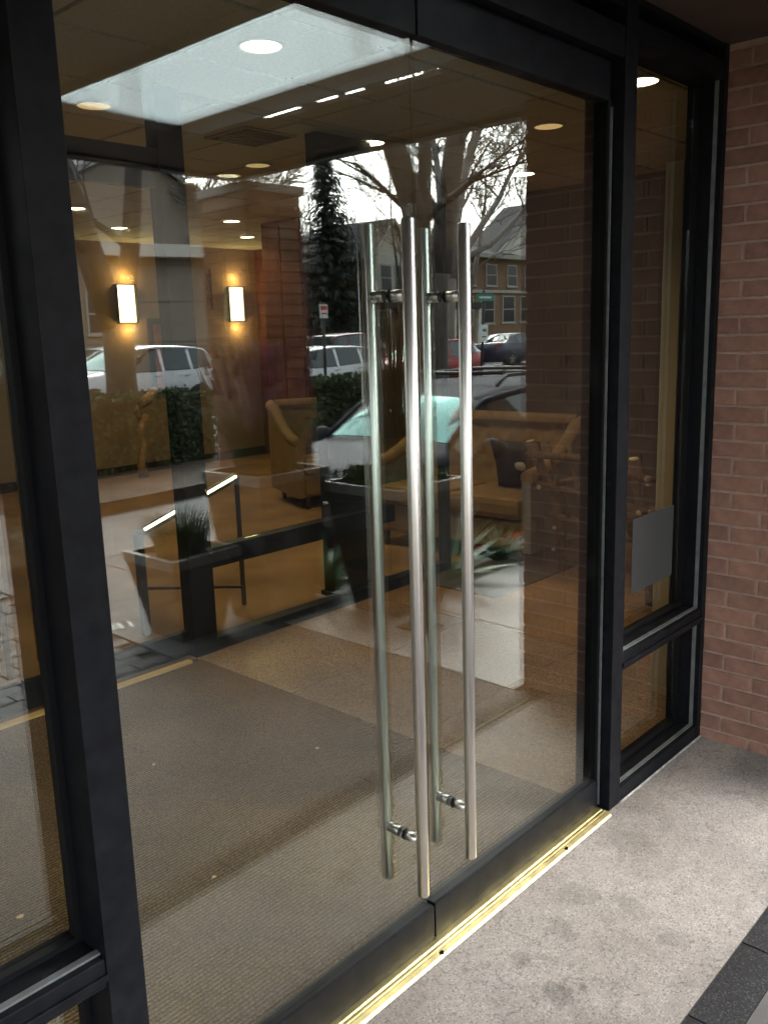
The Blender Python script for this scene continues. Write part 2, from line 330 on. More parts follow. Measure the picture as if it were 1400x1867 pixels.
# entry slab
tag(MB().box(-6, 1.70, -.645, .12, -.5, 0).build('entry_pavement', 'granite'), kind='structure')
blk = tag(MB().box(-6, 1.70, -.765, -.645, -.5, -.01).build('border_paving', 'mortar'), kind='structure')
tm = MB().box(-.172, .172, -.058, .058, -.03, 0).mesh('border_tile', 'blackstone')
for i in range(-9, 5):
    o = link('border_tile', tm, blk); o.location = (.37 + i * .349, -.705, .0005 * (i % 2))
pv = tag(MB().box(-6, .85, -5.2, -2.45, -.5, -.012).build('paver_walk', 'soil'), kind='structure')
tag(MB().box(-6, .85, -2.45, -.765, -.5, -.003).build('landing', 'concrete_dark'), kind='structure')
pmesh = [MB().box(-.098, .098, -.048, .048, -.03, 0).build('p', 'paver', bev=.004) for _ in range(1)]
pme = pmesh[0].data; bpy.data.objects.remove(pmesh[0])
far_pavers = MB()
cnt = 0
for j in range(26):
    y = -2.51 - j * .102
    for i in range(12):
        x = .74 - i * .204 - (.102 if j % 2 else 0)
        if x < -1.4: continue
        if cnt < 300:
            o = link('paver', pme, pv); o.location = (x, y, random.uniform(-.003, .002)); o.rotation_euler = (random.uniform(-.008, .008), random.uniform(-.008, .008), random.uniform(-.02, .02)); cnt += 1
        else: far_pavers.box(x - .098, x + .098, y - .048, y + .048, -.03, random.uniform(-.003, .002))
tag(far_pavers.build('paver_field', 'paver', pv), kind='stuff')
# side landing of dark stone, concrete walk in slabs
tag(MB().box(.85, 1.62, -2.45, -.765, -.5, -.002).build('side_landing', 'concrete_dark'), kind='structure')
cw = tag(MB().box(.85, 2.6, -7.2, -2.45, -.5, -.02).build('concrete_walk', 'concrete_dark'), kind='structure')
def slab(x0, x1, y0, y1): 
    bx('concrete_slab', x0, x1, y0, y1, -.06, random.uniform(-.001, .001), 'concrete_mid', cw, .006)
for y in (-2.455, -3.65, -4.85, -6.05):
    slab(.856, 1.72, y - 1.19, y); slab(1.727, 2.594, y - 1.19, y)
cw2 = tag(MB().box(1.62, 60, -2.08, -.8, -.5, -.02).build('concrete_walk', 'concrete_dark'), kind='structure')
for i in range(18):
    x = 1.627 + (0 if i == 0 else .73 + (i - 1) * 1.3)
    bx('concrete_slab', x, (x + .722) if i == 0 else x + 1.292, -2.075, -.805, -.06, random.uniform(-.001, .001), 'concrete', cw2, .006)
bx('concrete_slab', 1.627, 2.594, -2.448, -2.085, -.06, .0, 'concrete', cw2, .006)
st = tag(MB().box(0, .001, 0, .001, -.4, -.39).build('sidewalk', 'concrete'), kind='structure') if False else None
# stencilled unit mark on the pavers
def text(name, s, size, m, parent, loc, rz=0.0, rx=0.0, ext=.0008):
    cu = bpy.data.curves.new(name, 'FONT'); cu.body = s; cu.size = size; cu.extrude = ext; cu.align_x = 'CENTER'; cu.align_y = 'CENTER'
    tmp = bpy.data.objects.new(name, cu); COL.objects.link(tmp)
    dg = bpy.context.evaluated_depsgraph_get(); me = bpy.data.meshes.new_from_object(tmp.evaluated_get(dg)); bpy.data.objects.remove(tmp)
    me.materials.clear(); me.materials.append(MATS[m]); o = link(name, me, parent); o.location = loc; o.rotation_euler = (rx, 0, rz); return o
o = text('stencil_mark', '1B', .16, 'white_paint', None, (.97, -3.16, .004), R_(200)); tag(o, 'worn white stencilled mark 1B on the walk', 'marking')

# ================================================================== BRICK RETURN WALL
wall = empty('brick_wall', (1.69, 0, 0), 0, 'red brown brick return wall right of the entrance glazing', 'wall')
MB().box(.0065, .20, -.792, .10, -.05, 2.9).build('mortar_bed', 'mortar', wall)
CH = .0664; bm_full = MB().box(0, .207, -.108, .108, 0, .0555).build('b', 'brick', bev=.0025); bme = bm_full.data; bpy.data.objects.remove(bm_full)
def bhalf(L):
    o = MB().box(0, .207, -L / 2, L / 2, 0, .0555).build('b', 'brick', bev=.0025); me = o.data; bpy.data.objects.remove(o); return me
hcache = {}
for c in range(40):
    z = -.02 + c * CH
    js = [-.120, -.347, -.574] if c % 2 else [-.2335, -.4605, -.6875]
    edges = [-.031] + js + [-.80]
    for a, b in zip(edges[:-1], edges[1:]):
        L = round((a - b) - .011, 4)
        if abs(L - .216) < .001: me = bme
        else:
            if L not in hcache: hcache[L] = bhalf(L)
            me = hcache[L]
        o = link('brick', me, wall); o.location = (random.uniform(-.0015, .0015), (a + b) / 2 + random.uniform(-.001, .001), z)
        o.rotation_euler = (random.uniform(-.004, .004), 0, random.uniform(-.004, .004))

# ================================================================== STOREFRONT FRAME
SO = 2.65
fr = empty('storefront_frame', (0, 0, 0), 0, 'black metal storefront frame holding the glass doors and side windows', 'window frame')
YF, YB = -.037, .10
for x0 in (-.990, .925): bx('post', x0, x0 + .076, YF, YB, 0, SO, 'frame', fr, .002)
for x0, x1 in ((-.914, -.908), (.899, .925)): bx('gasket_strip', x0, x1, .006, .05, .01, 2.35, 'gasket', fr)
for x0 in (.912,): bx('hinge_seam', x0, x0 + .004, -.002, .0055, .02, 2.33, 'bead', fr)
bx('header', -.914, .925, YF + .004, YB, 2.462, 2.55, 'frame', fr, .002)
bx('top_jamb', -.914, .925, YF + .006, YB, 2.60, SO, 'frame', fr, .002)
bx('jamb', 1.657, 1.690, YF, YB, 0, SO, 'frame', fr, .002)
bx('jamb', -2.02, -1.98, YF, YB, 0, SO, 'frame', fr, .002)
for (xa, xb) in ((1.001, 1.657), (-1.98, -.990)):
    bx('bottom_rail', xa, xb, YF + .003, YB, 0, .055, 'frame', fr, .002)
    bx('mid_rail', xa, xb, YF + .003, YB, .500, .560, 'frame', fr, .004)
    bx('rail_step', xa, xb, YF - .004, YF + .003, .515, .530, 'frame', fr, .002)
    bx('top_rail', xa, xb, YF + .003, YB, 2.53, 2.59, 'frame', fr, .002)
    bx('top_jamb', xa, xb, YF + .006, YB, 2.63, SO, 'frame', fr, .002)
    for (za, zb) in ((.055, .500), (.560, 2.53)):
        zl = za; bw = .005
        bx('glazing_bead', xa + .0005, xb - .0005, -.018, -.004, zl, zl + bw, 'bead', fr)
        if xb > 0: bx('glazing_bead', xb - bw, xb, -.018, -.004, zl + bw, zb, 'bead', fr)
        bx('glazing_bead', xa, xa + bw, -.018, -.004, zl + bw, zb, 'bead', fr)
        bx('inner_stop', xb - .014, xb, .045, .066, zl, zb, 'frame_inner', fr)
        bx('inner_stop', xa, xa + .014, .045, .066, zl, zb, 'frame_inner', fr)
        bx('inner_stop', xa + .014, xb - .014, .045, .066, zl, zl + .012, 'frame_inner', fr)
        bx('window_pane', xa + .002, xb - .002, .067, .077, zl - .012, zb + .012, 'door_glass', fr)
    bx('window_pane', xa + .002, xb - .002, .06, .07, 2.591, 2.629, 'door_glass', fr)
bx('window_pane', -.913, .909, .06, .07, 2.551, 2.599, 'door_glass', fr)
bx('notice', 1.25, 1.59, .0655, .0665, .70, .985, 'notice', label='plain grey notice stuck on the right side window glass', cat='notice')
bx('sealant', 1.004, 1.689, YF - .006, YF - .001, 0, .005, 'sealant', fr)
bx('sealant', -1.98, -.995, YF - .006, YF - .001, 0, .005, 'sealant', fr)
# ------------------------------------------------------------------ doors
def bar_profile(h):
    return [(.0135, 0), (.0160, .003), (.0160, h - .003), (.0135, h)]
def door(side, label):
    s = 1 if side > 0 else -1
    d = empty('glass_door', (0, 0, 0), 0, label, 'door', 'pair of glass entrance doors')
    xa, xb = (.005, .907) if s > 0 else (-.911, -.004)
    dz = 0 if s > 0 else -.003
    bx('bottom_rail', xa, xb, dz, .045 + dz, .010, .117 + dz * .5, 'frame', d, .0025)
    bx('rail_cap', xa, xb, dz + .006, .016 + dz, .117 + dz * .5, .1185 + dz * .5, 'frame_inner', d)
    bx('top_rail', xa, xb, dz, .045 + dz, 2.345 + dz, 2.459, 'frame', d, .0025)
    bx('glass_pane', xa + .001, xb - .001, .016, .029, .085, 2.37, 'door_glass', d)
    hx = .115 if s > 0 else -.093
    h = empty('pull_handle', (0, 0, 0)); h.parent = d
    z0, z1 = (.224, 1.937) if s > 0 else (.215, 1.935)
    for yy, nm in ((-.042, 'outer_bar'), (.087, 'inner_bar')):
        MB().lathe(bar_profile(z1 - z0), 24, T(hx, yy, z0)).build(nm, 'steel', h)
    for z in (1.765, .372):
        MB().tube([(hx, -.030, z), (hx, .014, z)], .0135, 18).build('standoff', 'steel', h)
        MB().tube([(hx, .031, z), (hx, .072, z)], .0135, 18).build('standoff', 'steel', h)
        MB().tube([(hx, .0122, z), (hx, .0158, z)], .0148, 18).build('gasket_ring', 'gasket', h)
        MB().tube([(hx, .0292, z), (hx, .034, z)], .0148, 18).build('gasket_ring', 'gasket', h)
    return d
door(-1, 'left glass entrance door leaf with black rails and steel pull bar')
door(1, 'right glass entrance door leaf beside the black post with steel pull bar')
# brass threshold with flutes
t = MB(); prof = [(-.058, .0), (-.053, .006), (-.040, .011), (-.036, .009), (-.032, .011), (-.026, .0115), (-.022, .009), (-.018, .0115), (-.010, .012), (.05, .012), (.05, 0)]
vs = [(-.905, y, z) for y, z in prof] + [(.905, y, z) for y, z in prof]; k = len(prof)
t.add(vs, [tuple(range(k)), tuple(range(2 * k - 1, k - 1, -1))] + [(i, k + i, k + (i + 1) % k, (i + 1) % k) for i in range(k)])
th = t.build('threshold', 'brass', fix=True); tag(th, 'polished brass threshold under the entrance doors', 'threshold')
for x in (-.03, .62, -.62):
    o = MB().lathe([(.0075, -.006), (.0075, .0002)], 14, T(x, -.047, .0098)).build('screw_hole', 'gasket', th)

# ================================================================== INTERIOR: FLOORS, WALLS, CEILING
IC = 2.87
tag(MB().box(-2.2, .92, .12, 2.36, -.5, .004).build('vestibule_carpet', 'carpet'), kind='structure')
tf = tag(MB().box(.92, 2.31, .12, 2.40, -.5, -.004).build('vestibule_floor', 'soil'), kind='structure')
for i in range(2):
    for j in range(3):
        bx('granite_tile', .922 + i * .694, .922 + i * .694 + .692, .12 + j * .76, .12 + j * .76 + .757, -.02, .0, 'terrazzo', tf, .0008)
tag(MB().box(-2.2, 9.2, 2.40, 12, -.5, .0).build('lobby_floor', 'lobby_carpet'), kind='structure')
tag(MB().box(2.31, 9.2, .12, 2.40, -.5, .002).build('lobby_floor', 'lobby_carpet'), kind='structure')
bx('floor_trim', .925, 1.56, .712, .724, -.002, .005, 'brass', label='thin gold metal strip set across the speckled stone floor', cat='floor trim')
bx('inner_threshold', -.93, .86, 2.345, 2.385, .0, .016, 'brass_dull', label='brass threshold strip under the inner doors', cat='threshold')
for k_, (a, b, c, d, lab, m_) in enumerate([(-2.4, -2.2, .1, 12, 'tan plaster wall on the far left of the vestibule', 'plaster'), (9.2, 9.4, .1, 12, 'dark wall at the far end of the lobby', 'dark_wall'), (-2.4, 6.62, 8.6, 8.8, 'tan plaster lobby wall carrying the two lit sconces', 'plaster'),
        (6.62, 9.2, 8.2, 8.8, 'red brown wood panelled lobby wall', 'wood_red'), (5.3, 5.5, .1, 3.6, 'dark side wall behind the rustic twig chair', 'dark_wall')]):
    wo_ = empty('interior_wall', (0, 0, 0), 0, lab, 'wall'); bx('wall_panel', a, b, c, d, 0, IC, m_, wo_); 
    if k_ == 2: bx('baseboard', a, b, c - .015, c - .001, 0, .12, 'wood_dark', wo_)
    if k_ == 3:
        for i in range(4): bx('wood_panel', 6.64 + i * .64, 6.64 + i * .64 + .62, 8.17, 8.199, .1, IC - .02, 'wood_red', wo_, .004)
wc = empty('wood_column', (5.05, 5.9, 0), 0, 'red brown wood clad lobby column right of the sconces', 'column')
bx('column_core', -.29, .29, -.29, .29, 0, IC, 'wood_dark', wc)
for sx in (-.15, .15):
    bx('wood_panel', sx - .143, sx + .143, -.315, -.292, .08, IC - .01, 'wood_red', wc, .003)
    bx('wood_panel', -.315, -.292, sx - .143, sx + .143, .08, IC - .01, 'wood_red', wc, .003)
roof = empty('building_roof', (0, 0, 0), 0, 'flat roof slab over the lobby', 'roof'); bx('roof_slab', -2.4, 9.4, .1, 12.2, IC + .12, IC + .4, 'soffit', roof)
bw = empty('facade_wall', (0, 0, 0), 0, 'building front wall above and beside the entrance', 'wall')
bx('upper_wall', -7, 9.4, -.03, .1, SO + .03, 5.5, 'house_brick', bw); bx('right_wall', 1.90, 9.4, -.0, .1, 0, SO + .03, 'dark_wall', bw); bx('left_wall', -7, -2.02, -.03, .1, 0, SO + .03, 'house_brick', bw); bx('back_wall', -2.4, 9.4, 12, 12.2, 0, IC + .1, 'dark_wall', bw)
cl = tag(MB().box(-2.2, 9.2, .1, 12, IC + .012, IC + .03).build('ceiling', 'grid'), kind='structure')
tl = MB().box(-.292, .292, -.292, .292, 0, .014).build('t', 'tile', bev=.004); tme = tl.data; bpy.data.objects.remove(tl)
rest = MB(); nt_ = 0
for i in range(19):
    for j in range(20):
        x = -1.98 + i * .61; y = .42 + j * .61
        if x > 9 or y > 11.8: continue
        if -0.8 < x and y < 8.4 and nt_ < 300 and x < 7.5 and not (x < 1 and y > 5):
            o = link('ceiling_tile', tme, cl); o.location = (x, y, IC + random.uniform(-.001, .001)); nt_ += 1
        else: rest.box(x - .292, x + .292, y - .292, y + .292, IC, IC + .014)
tag(rest.build('ceiling_tile_field', 'tile', cl), kind='stuff')
g = empty('air_vent', (2.0, 3.0, IC - .004), 0, 'dark square air vent grille in the lobby ceiling', 'vent')
bx('frame', -.2, .2, -.2, .2, -.006, .003, 'grid', g, .002)
for i in range(7): bx('slat', -.17, .17, -.165 + i * .05, -.135 + i * .05, -.012, -.0065, 'wood_dark', g)
# dry leaf scraps trodden onto the carpet
for q, (x, y, sz, lab) in enumerate(((-.716, 1.009, .011, 'orange scrap of dry leaf on the carpet behind the left side window'), (.60, 1.117, .008, 'tiny tan leaf scrap in the middle of the carpet'), (.084, 1.527, .007, 'tiny pale leaf scrap on the carpet at the left'), (.203, .341, .007, 'tiny pale scrap on the carpet behind the inner pull bar'), (-.22, .723, .008, 'pale leaf scrap low on the carpet left of the pull bars'))):
    k6 = [(sz * math.cos(a) * (1 + .25 * math.sin(3 * a + q)), sz * .8 * math.sin(a)) for a in [i * math.pi / 5 for i in range(10)]]
    o = MB().prism(k6, .0045, .0062).build('leaf_scrap', 'leaf_dry'); o.location = (x, y, 0); tag(o, lab, 'leaf', 'leaf scraps on the carpet')
# ------------------------------------------------------------------ downlights
DL = [(.94, 1.63, 'glaring round downlight in the vestibule ceiling', 2.6), (.92, 2.93, 'round ceiling downlight above the inner doors', 0.5), (2.63, 4.43, 'round downlight in line with the dark inner post', 1.6), (2.64, 6.26, 'round downlight high over the left sconce near the door post', 0.9),
      (3.72, 7.31, 'small round downlight directly above the left sconce', 0.8), (2.61, 3.67, 'round downlight beside the ceiling vent', 1.2), (2.69, 2.65, 'round downlight just left of the meeting door edges', 0.35), (4.37, 6.22, 'small round downlight above the right sconce', 0.8),
      (5.45, 7.3, 'farthest small round downlight near the wood column', 0.6), (3.18, 1.65, 'oval looking downlight over the twig chair', 0.6), (2.69, .81, 'half hidden downlight seen past the right black post', 0.7), (4.46, 2.68, 'round downlight near the dark side wall', 0.2)]
for x, y, lab, p in DL:
    e = empty('downlight', (x, y, IC - .004), 0, lab, 'ceiling light', 'round recessed ceiling downlights')
    MB().lathe([(.098, .004), (.098, -.004), (.085, -.006), (.085, .0)], 28).build('trim_ring', 'white_paint', e)
    MB().lathe([(.083, .002), (.083, -.003)], 28).build('lens', 'downlight_dim' if (x, y) in ((.92, 2.93), (2.61, 3.67), (3.18, 1.65)) else 'downlight', e)
    ld = bpy.data.lights.new('lamp', 'SPOT'); ld.energy = 6.3 * p; ld.spot_size = R_(135); ld.spot_blend = .8; ld.color = (1, .75, .46); ld.shadow_soft_size = .07
    lo = link('lamp', ld, e); lo.location = (0, 0, -.03)
# ------------------------------------------------------------------ sconces and art
def sconce(x, lab):
    e = empty('wall_sconce', (x, 8.6, 2.13), 0, lab, 'wall lamp', 'pair of lit wall sconces')
    bx('backplate', -.13, .13, -.03, -.002, -.24, .24, 'rail_bronze', e, .003)
    M_ = []
    for i in range(9):
        a = R_(-70 + i * 17.5); M_.append((math.sin(a) * .125, -.034 - math.cos(a) * .06 + .02))
    s_ = MB(); vs = [(px, py, z) for z in (-.225, .225) for px, py in M_]; s_.add(vs, [(i, i + 1, 9 + i + 1, 9 + i) for i in range(8)], 0, True); s_.build('shade', 'sconce', e)
    for z in (-.236, .226): bx('shade_band', -.128, .128, -.082, -.031, z, z + .010, 'rail_bronze', e)
    for sx in (-.132, .122): bx('side_strip', sx, sx + .010, -.05, -.031, -.225, .225, 'rail_bronze', e)
    for z in (.32, -.32):
        ld = bpy.data.lights.new('lamp', 'POINT'); ld.energy = .8; ld.color = (1, .58, .2); ld.shadow_soft_size = .05; lo = link('lamp', ld, e); lo.location = (0, -.10, z)
sconce(4.51, 'lit amber wall sconce on the left of the tan lobby wall'); sconce(6.23, 'lit amber wall sconce nearer the wood column')
art = empty('framed_picture', (4.96, 8.6, 1.47), 0, 'tall dark framed picture with red and orange image between sconces', 'picture')
bx('frame', -.17, .17, -.04, -.002, -.48, .48, 'wood_dark', art, .004); bx('canvas', -.10, .10, -.044, -.0405, -.40, .40, 'art_orange', art)
lw_ = empty('lit_shelf', (5.75, 8.56, 2.3), 0, 'narrow lit lattice strip on the wall beside the right sconce', 'lattice')
for i in range(4): bx('lit_panel', -.03, .03, -.02, .0, -.22 + i * .12, -.13 + i * .12, 'wood_tan', lw_)
bx('frame_bar', .032, .05, -.03, .01, -.24, .28, 'wood_dark', lw_)
# driftwood sculpture against the wall
dw = empty('driftwood_sculpture', (4.3, 8.2, 0), 0, 'pale upright driftwood branch standing before the tan wall', 'sculpture')
MB().tube([(.02, 0, 0), (.0, .02, .18), (.05, 0, .42), (.04, .02, .6), (.12, 0, .78)], [.07, .05, .045, .05, .04], 9).build('trunk', 'log', dw)
MB().tube([(.04, .01, .88), (.16, .0, .96), (.3, .02, 1.08)], [.05, .065, .045], 9).build('branch', 'log', dw)
MB().tube([(.08, .02, .7), (.0, .05, .8), (.04, .01, .9)], [.03, .025, .03], 7).build('branch', 'log', dw)

# ================================================================== INNER PARTITION AND DOORS
ip = empty('inner_partition', (0, 2.45, 0), 0, 'black inner glass partition behind the vestibule', 'partition')
for x0, x1 in ((.925, 1.07), (-1.07, -.925)): bx('mullion', x0, x1, -.05, .05, 0, IC, 'frame_inner', ip, .003)
bx('header', -.925, .925, -.045, .045, 2.50, 2.578, 'frame_inner', ip, .003)
bx('mullion', 3.1, 3.14, -.04, .04, 0, IC, 'frame_inner', ip, .002); bx('base_rail', 1.07, 3.1, -.045, .045, 0, .07, 'frame_inner', ip, .003); bx('mid_rail', 1.07, 2.55, -.045, .045, .465, .575, 'frame_inner', ip, .004);
bx('window_pane', 1.072, 2.549, .0, .01, .576, 2.868, 'inner_glass', ip); bx('window_pane', 1.072, 2.549, .0, .01, .071, .464, 'inner_glass', ip); bx('window_pane', 2.552, 3.099, .0, .01, .071, 2.868, 'inner_glass', ip)
bx('wood_stop', 1.071, 1.125, .05, .07, .2, 2.8, 'wood_tan', ip)
for s, lab in ((-1, 'left inner door leaf of dark framed glass'), (1, 'inner door leaf with dark bottom rail beside the inner post')):
    d = empty('inner_door', (0, 2.45, 0), 0, lab, 'door', 'pair of inner glass doors')
    xa, xb = (.006, .915) if s > 0 else (-.915, -.006)
    bx('bottom_rail', xa, xb, -.02, .025, .016, .15, 'frame_inner', d, .002); bx('top_rail', xa, xb, -.02, .025, 2.40, 2.495, 'frame_inner', d, .002)
    bx('glass_pane', xa + .001, xb - .001, -.004, .006, .151, 2.399, 'inner_glass', d)
    hx = .128 if s > 0 else -.08; h = empty('pull_handle', (0, 0, 0)); h.parent = d
    for yy, nm in ((-.065, 'outer_bar'), (.067, 'inner_bar')): MB().lathe(bar_profile(1.70), 16, T(hx, yy, .205)).build(nm, 'steel', h)
    for z in (1.74, .37): MB().tube([(hx, -.05, z), (hx, .052, z)], .0135, 12).build('standoff', 'steel', h)
dp = empty('black_panel', (2.41, 2.66, 0), 0, 'tall black panel standing right behind the inner partition glass', 'panel'); bx('board', -.24, .24, -.045, .045, .03, IC - .01, 'frame_inner', dp, .004); bx('foot', -.26, .26, -.06, .06, 0, .03, 'frame_inner', dp)
# ramp handrail
hr = empty('handrail', (.97, 2.95, 0), 0, 'bronze handrail with an emissive glint strip sloping up behind the inner doors', 'handrail')
bx('post', -.022, .022, -.022, .022, 0, .60, 'rail_bronze', hr, .003)
MB().tube([(0, 0, .60), (.72, .0, .83)], .026, 10).build('top_rail', 'rail_bronze', hr)
MB().tube([(.03, -.024, .625), (.70, -.024, .838)], .009, 8).build('glint_strip', 'rail_glint', hr)  # emissive tube imitates a downlight glint along the top rail
bx('post', .712, .728, -.016, .016, 0, .82, 'rail_bronze', hr, .003)
MB().tube([(0, 0, .28), (.72, 0, .12)], .009, 8).build('lower_rail', 'rail_bronze', hr)
# ================================================================== LOBBY FURNITURE
def sofa(loc, rz, lab, Wd, mf, mside):
    e = empty('tufted_sofa', loc, rz, lab, 'sofa')
    # local: faces -y, back at +y
    bx('base', -Wd / 2, Wd / 2, -.38, .40, .12, .34, mf, e, .03)
    nseat = max(1, round(Wd / .75))
    for i in range(nseat):
        x0 = -Wd / 2 + .02 + i * (Wd - .04) / nseat; bx('seat_cushion', x0 + .004, x0 + (Wd - .04) / nseat - .004, -.42, .20, .345, .50, mf, e, .045)
    # tufted backrest as displaced grid, curled top
    nx, nz = int(Wd * 26), 14; gb = MB(); vs = []
    for k2 in range(nz + 1):
        tz = k2 / nz; z = .46 + tz * .52
        for i in range(nx + 1):
            x = -Wd / 2 + Wd * i / nx
            dmin = min((x - bxx) ** 2 + (z - bz) ** 2 for bxx, bz in tuft(Wd))
            y = .20 + .10 * tz + .035 * math.exp(-dmin / .0022) - (.05 if k2 == nz else 0)
            vs.append((x, y, z))
    b0 = len(vs)
    vs += [(-Wd / 2, .42, .3), (Wd / 2, .42, .3), (Wd / 2, .45, .98), (-Wd / 2, .45, .98)]
    fs = [(k2 * (nx + 1) + i, k2 * (nx + 1) + i + 1, (k2 + 1) * (nx + 1) + i + 1, (k2 + 1) * (nx + 1) + i) for k2 in range(nz) for i in range(nx)]
    gb.add(vs, fs, 0, True); gb.add(vs[b0:], [(0, 3, 2, 1)]); gb.build('backrest', mf, e)
    MB().tube([(-Wd / 2 - .02, .36, .975), (Wd / 2 + .02, .36, .975)], .065, 12).build('back_roll', mf, e)
    for s in (-1, 1):
        pts = [(.42, .98), (.30, .95), (.16, .84), (-.02, .74), (-.20, .68), (-.40, .66)]
        MB().tube([(s * (Wd / 2 + .03), y, z) for y, z in pts], [.06, .06, .055, .055, .055, .05], 10).build('arm_roll', mf, e)
        poly = [(y, z - .03) for y, z in pts] + [(-.40, .12), (.42, .12)]
        MB().prism(poly, -.035, .035, 0, T(s * (Wd / 2 + .03), 0, 0) @ Matrix(((0, 0, 1, 0), (1, 0, 0, 0), (0, 1, 0, 0), (0, 0, 0, 1)))).build('arm_panel', mside, e, fix=True)
        for y in (-.34, .36): MB().lathe([(.022, 0), (.03, .125)], 10, T(s * (Wd / 2 - .05), y, 0)).build('leg', 'wood_dark', e)
    return e
def tuft(Wd):
    return [(-Wd / 2 + .12 + i * .18 + (.09 if r % 2 else 0), .58 + r * .11) for r in range(4) for i in range(int(Wd / .18))]
sofa((4.55, 5.15, 0), R_(-22), 'mustard tufted armchair sofa behind the inner glass', .78, 'sofa', 'sofa')
sofa((3.82, 2.70, 0), R_(-88), 'tufted tan sofa with grey side panels behind the twig chair', 1.36, 'sofa', 'sofa_grey')
def pillow(loc, rz, lab, m_):
    e = empty('pillow', loc, rz, lab, 'pillow')
    vs = []; n_ = 12
    for sgn in (-1, 1):
        for i in range(n_ + 1):
            for j in range(n_ + 1):
                u, v = i / n_ * 2 - 1, j / n_ * 2 - 1
                th_ = .075 * ((1 - u * u) * (1 - v * v)) ** .4
                vs.append((u * .22 * (1 - .07 * (1 - abs(v))), sgn * th_, v * .20 * (1 - .07 * (1 - abs(u))) + .2))
    k_ = (n_ + 1) ** 2; fs = [(s * k_ + i * (n_ + 1) + j, s * k_ + (i + 1) * (n_ + 1) + j, s * k_ + (i + 1) * (n_ + 1) + j + 1, s * k_ + i * (n_ + 1) + j + 1) for s in (0, 1) for i in range(n_) for j in range(n_)]
    MB().add(vs, fs, 0, True).build('cushion', m_, e)
    MB().add([(v[0] * .4 + .05, v[1] * 1.05 - .002, (v[2] - .2) * .35 + .22) for v in vs[:k_]], [f for f in fs[:n_ * n_]], 0, True).build('patch', 'hide_white', e)
    e.rotation_euler = (R_(18), 0, rz)
pillow((4.50, 5.1, .50), R_(-22), 'dark cowhide pillow on the mustard armchair', 'hide')
pillow((3.86, 2.28, .50), R_(-88), 'dark cowhide pillow on the sofa behind the twig chair', 'hide')
bx('added_dark_sheet', 2.75, 4.3, 1.75, 2.50, .002, .010, 'dark_wall', label='added dark sheet lying on the lobby carpet behind the right door', cat='dark sheet')  # added dark sheet, darkens the floor so the reflected kerb and agaves show
# twig chair
tc_ = empty('twig_chair', (3.72, 1.20, 0), R_(66), 'rustic bark twig armchair with knobbed log ends on the lobby carpet', 'chair')
rnd = random.Random(3)
def twig(nm, pts, r, ends=True, mm='bark_twig'):
    r = r * .8
    P = [Vector(p) + Vector((rnd.uniform(-.006, .006), rnd.uniform(-.006, .006), rnd.uniform(-.006, .006))) for p in pts]
    o_ = MB().tube(P, [r * rnd.uniform(.9, 1.1) for _ in P], 8).build(nm, mm, tc_)
    if ends:
        for a, b in ((P[0], P[1]), (P[-1], P[-2])):
            d_ = (a - b).normalized(); q = d_.to_track_quat('Z', 'Y').to_matrix().to_4x4()
            MB().lathe([(r * .80, 0), (r * .8, .006), (r * .4, .010)], 8, Matrix.Translation(a) @ q).build('cut_end', 'twig_cut', o_)
W2 = .42; tc_.scale = (1.15, 1.15, .86)
for s in (-1, 1):
    twig('leg', [(s * W2, -.32, 0), (s * (W2 + .02), -.31, .3), (s * W2, -.33, .62)], .042)
    twig('leg', [(s * (W2 - .02), .30, 0), (s * (W2 - .02), .32, .45), (s * (W2 + .02), .42, .8), (s * (W2 + .05), .50, 1.08)], .040)
    twig('arm', [(s * (W2 + .04), .44, .70), (s * (W2 + .07), .1, .73), (s * (W2 + .07), -.2, .69), (s * (W2 + .05), -.46, .64)], .034)
    twig('side_rail', [(s * W2, -.36, .36), (s * W2, .36, .36)], .028); twig('side_rail', [(s * W2, -.36, .20), (s * W2, .36, .18)], .022)
    twig('arm_post', [(s * (W2 + .03), .02, .30), (s * (W2 + .06), .03, .72)], .026)
twig('front_rail', [(-W2 - .09, -.34, .40), (W2 + .09, -.33, .40)], .034); twig('front_rail', [(-W2 - .07, -.35, .30), (W2 + .07, -.34, .31)], .028); twig('front_rail', [(-W2 - .07, -.34, .18), (0, -.33, .21), (W2 + .07, -.34, .18)], .022)
twig('back_rail', [(-W2 - .09, .34, .46), (W2 + .09, .34, .46)], .03); twig('back_rail', [(-W2 - .12, .47, .96), (0, .5, 1.02), (W2 + .12, .47, .96)], .034); twig('back_rail', [(-W2 - .09, .42, .72), (W2 + .09, .42, .72)], .026)
for i in range(16):
    x = -W2 + .03 + i * (2 * W2 - .06) / 15; twig('seat_slat', [(x, -.37, .435), (x, 0, .43), (x, .34, .435)], .020, False)
for i in range(4):
    x = -W2 + .14 + i * (2 * W2 - .28) / 3; twig('back_spindle', [(x, .34, .46), (x * 1.03, .42, .72), (x * 1.08, .49, 1.06 + .05 * math.cos(x * 3))], .017, False)
bp = empty('beige_post', (2.05, .30, 0), 0, 'slim beige vertical post inside the right side window', 'post'); bx('shaft', -.045, .045, -.04, .04, .03, 2.34, 'beige', bp, .004); bx('foot', -.055, .055, -.05, .05, 0, .03, 'beige', bp)

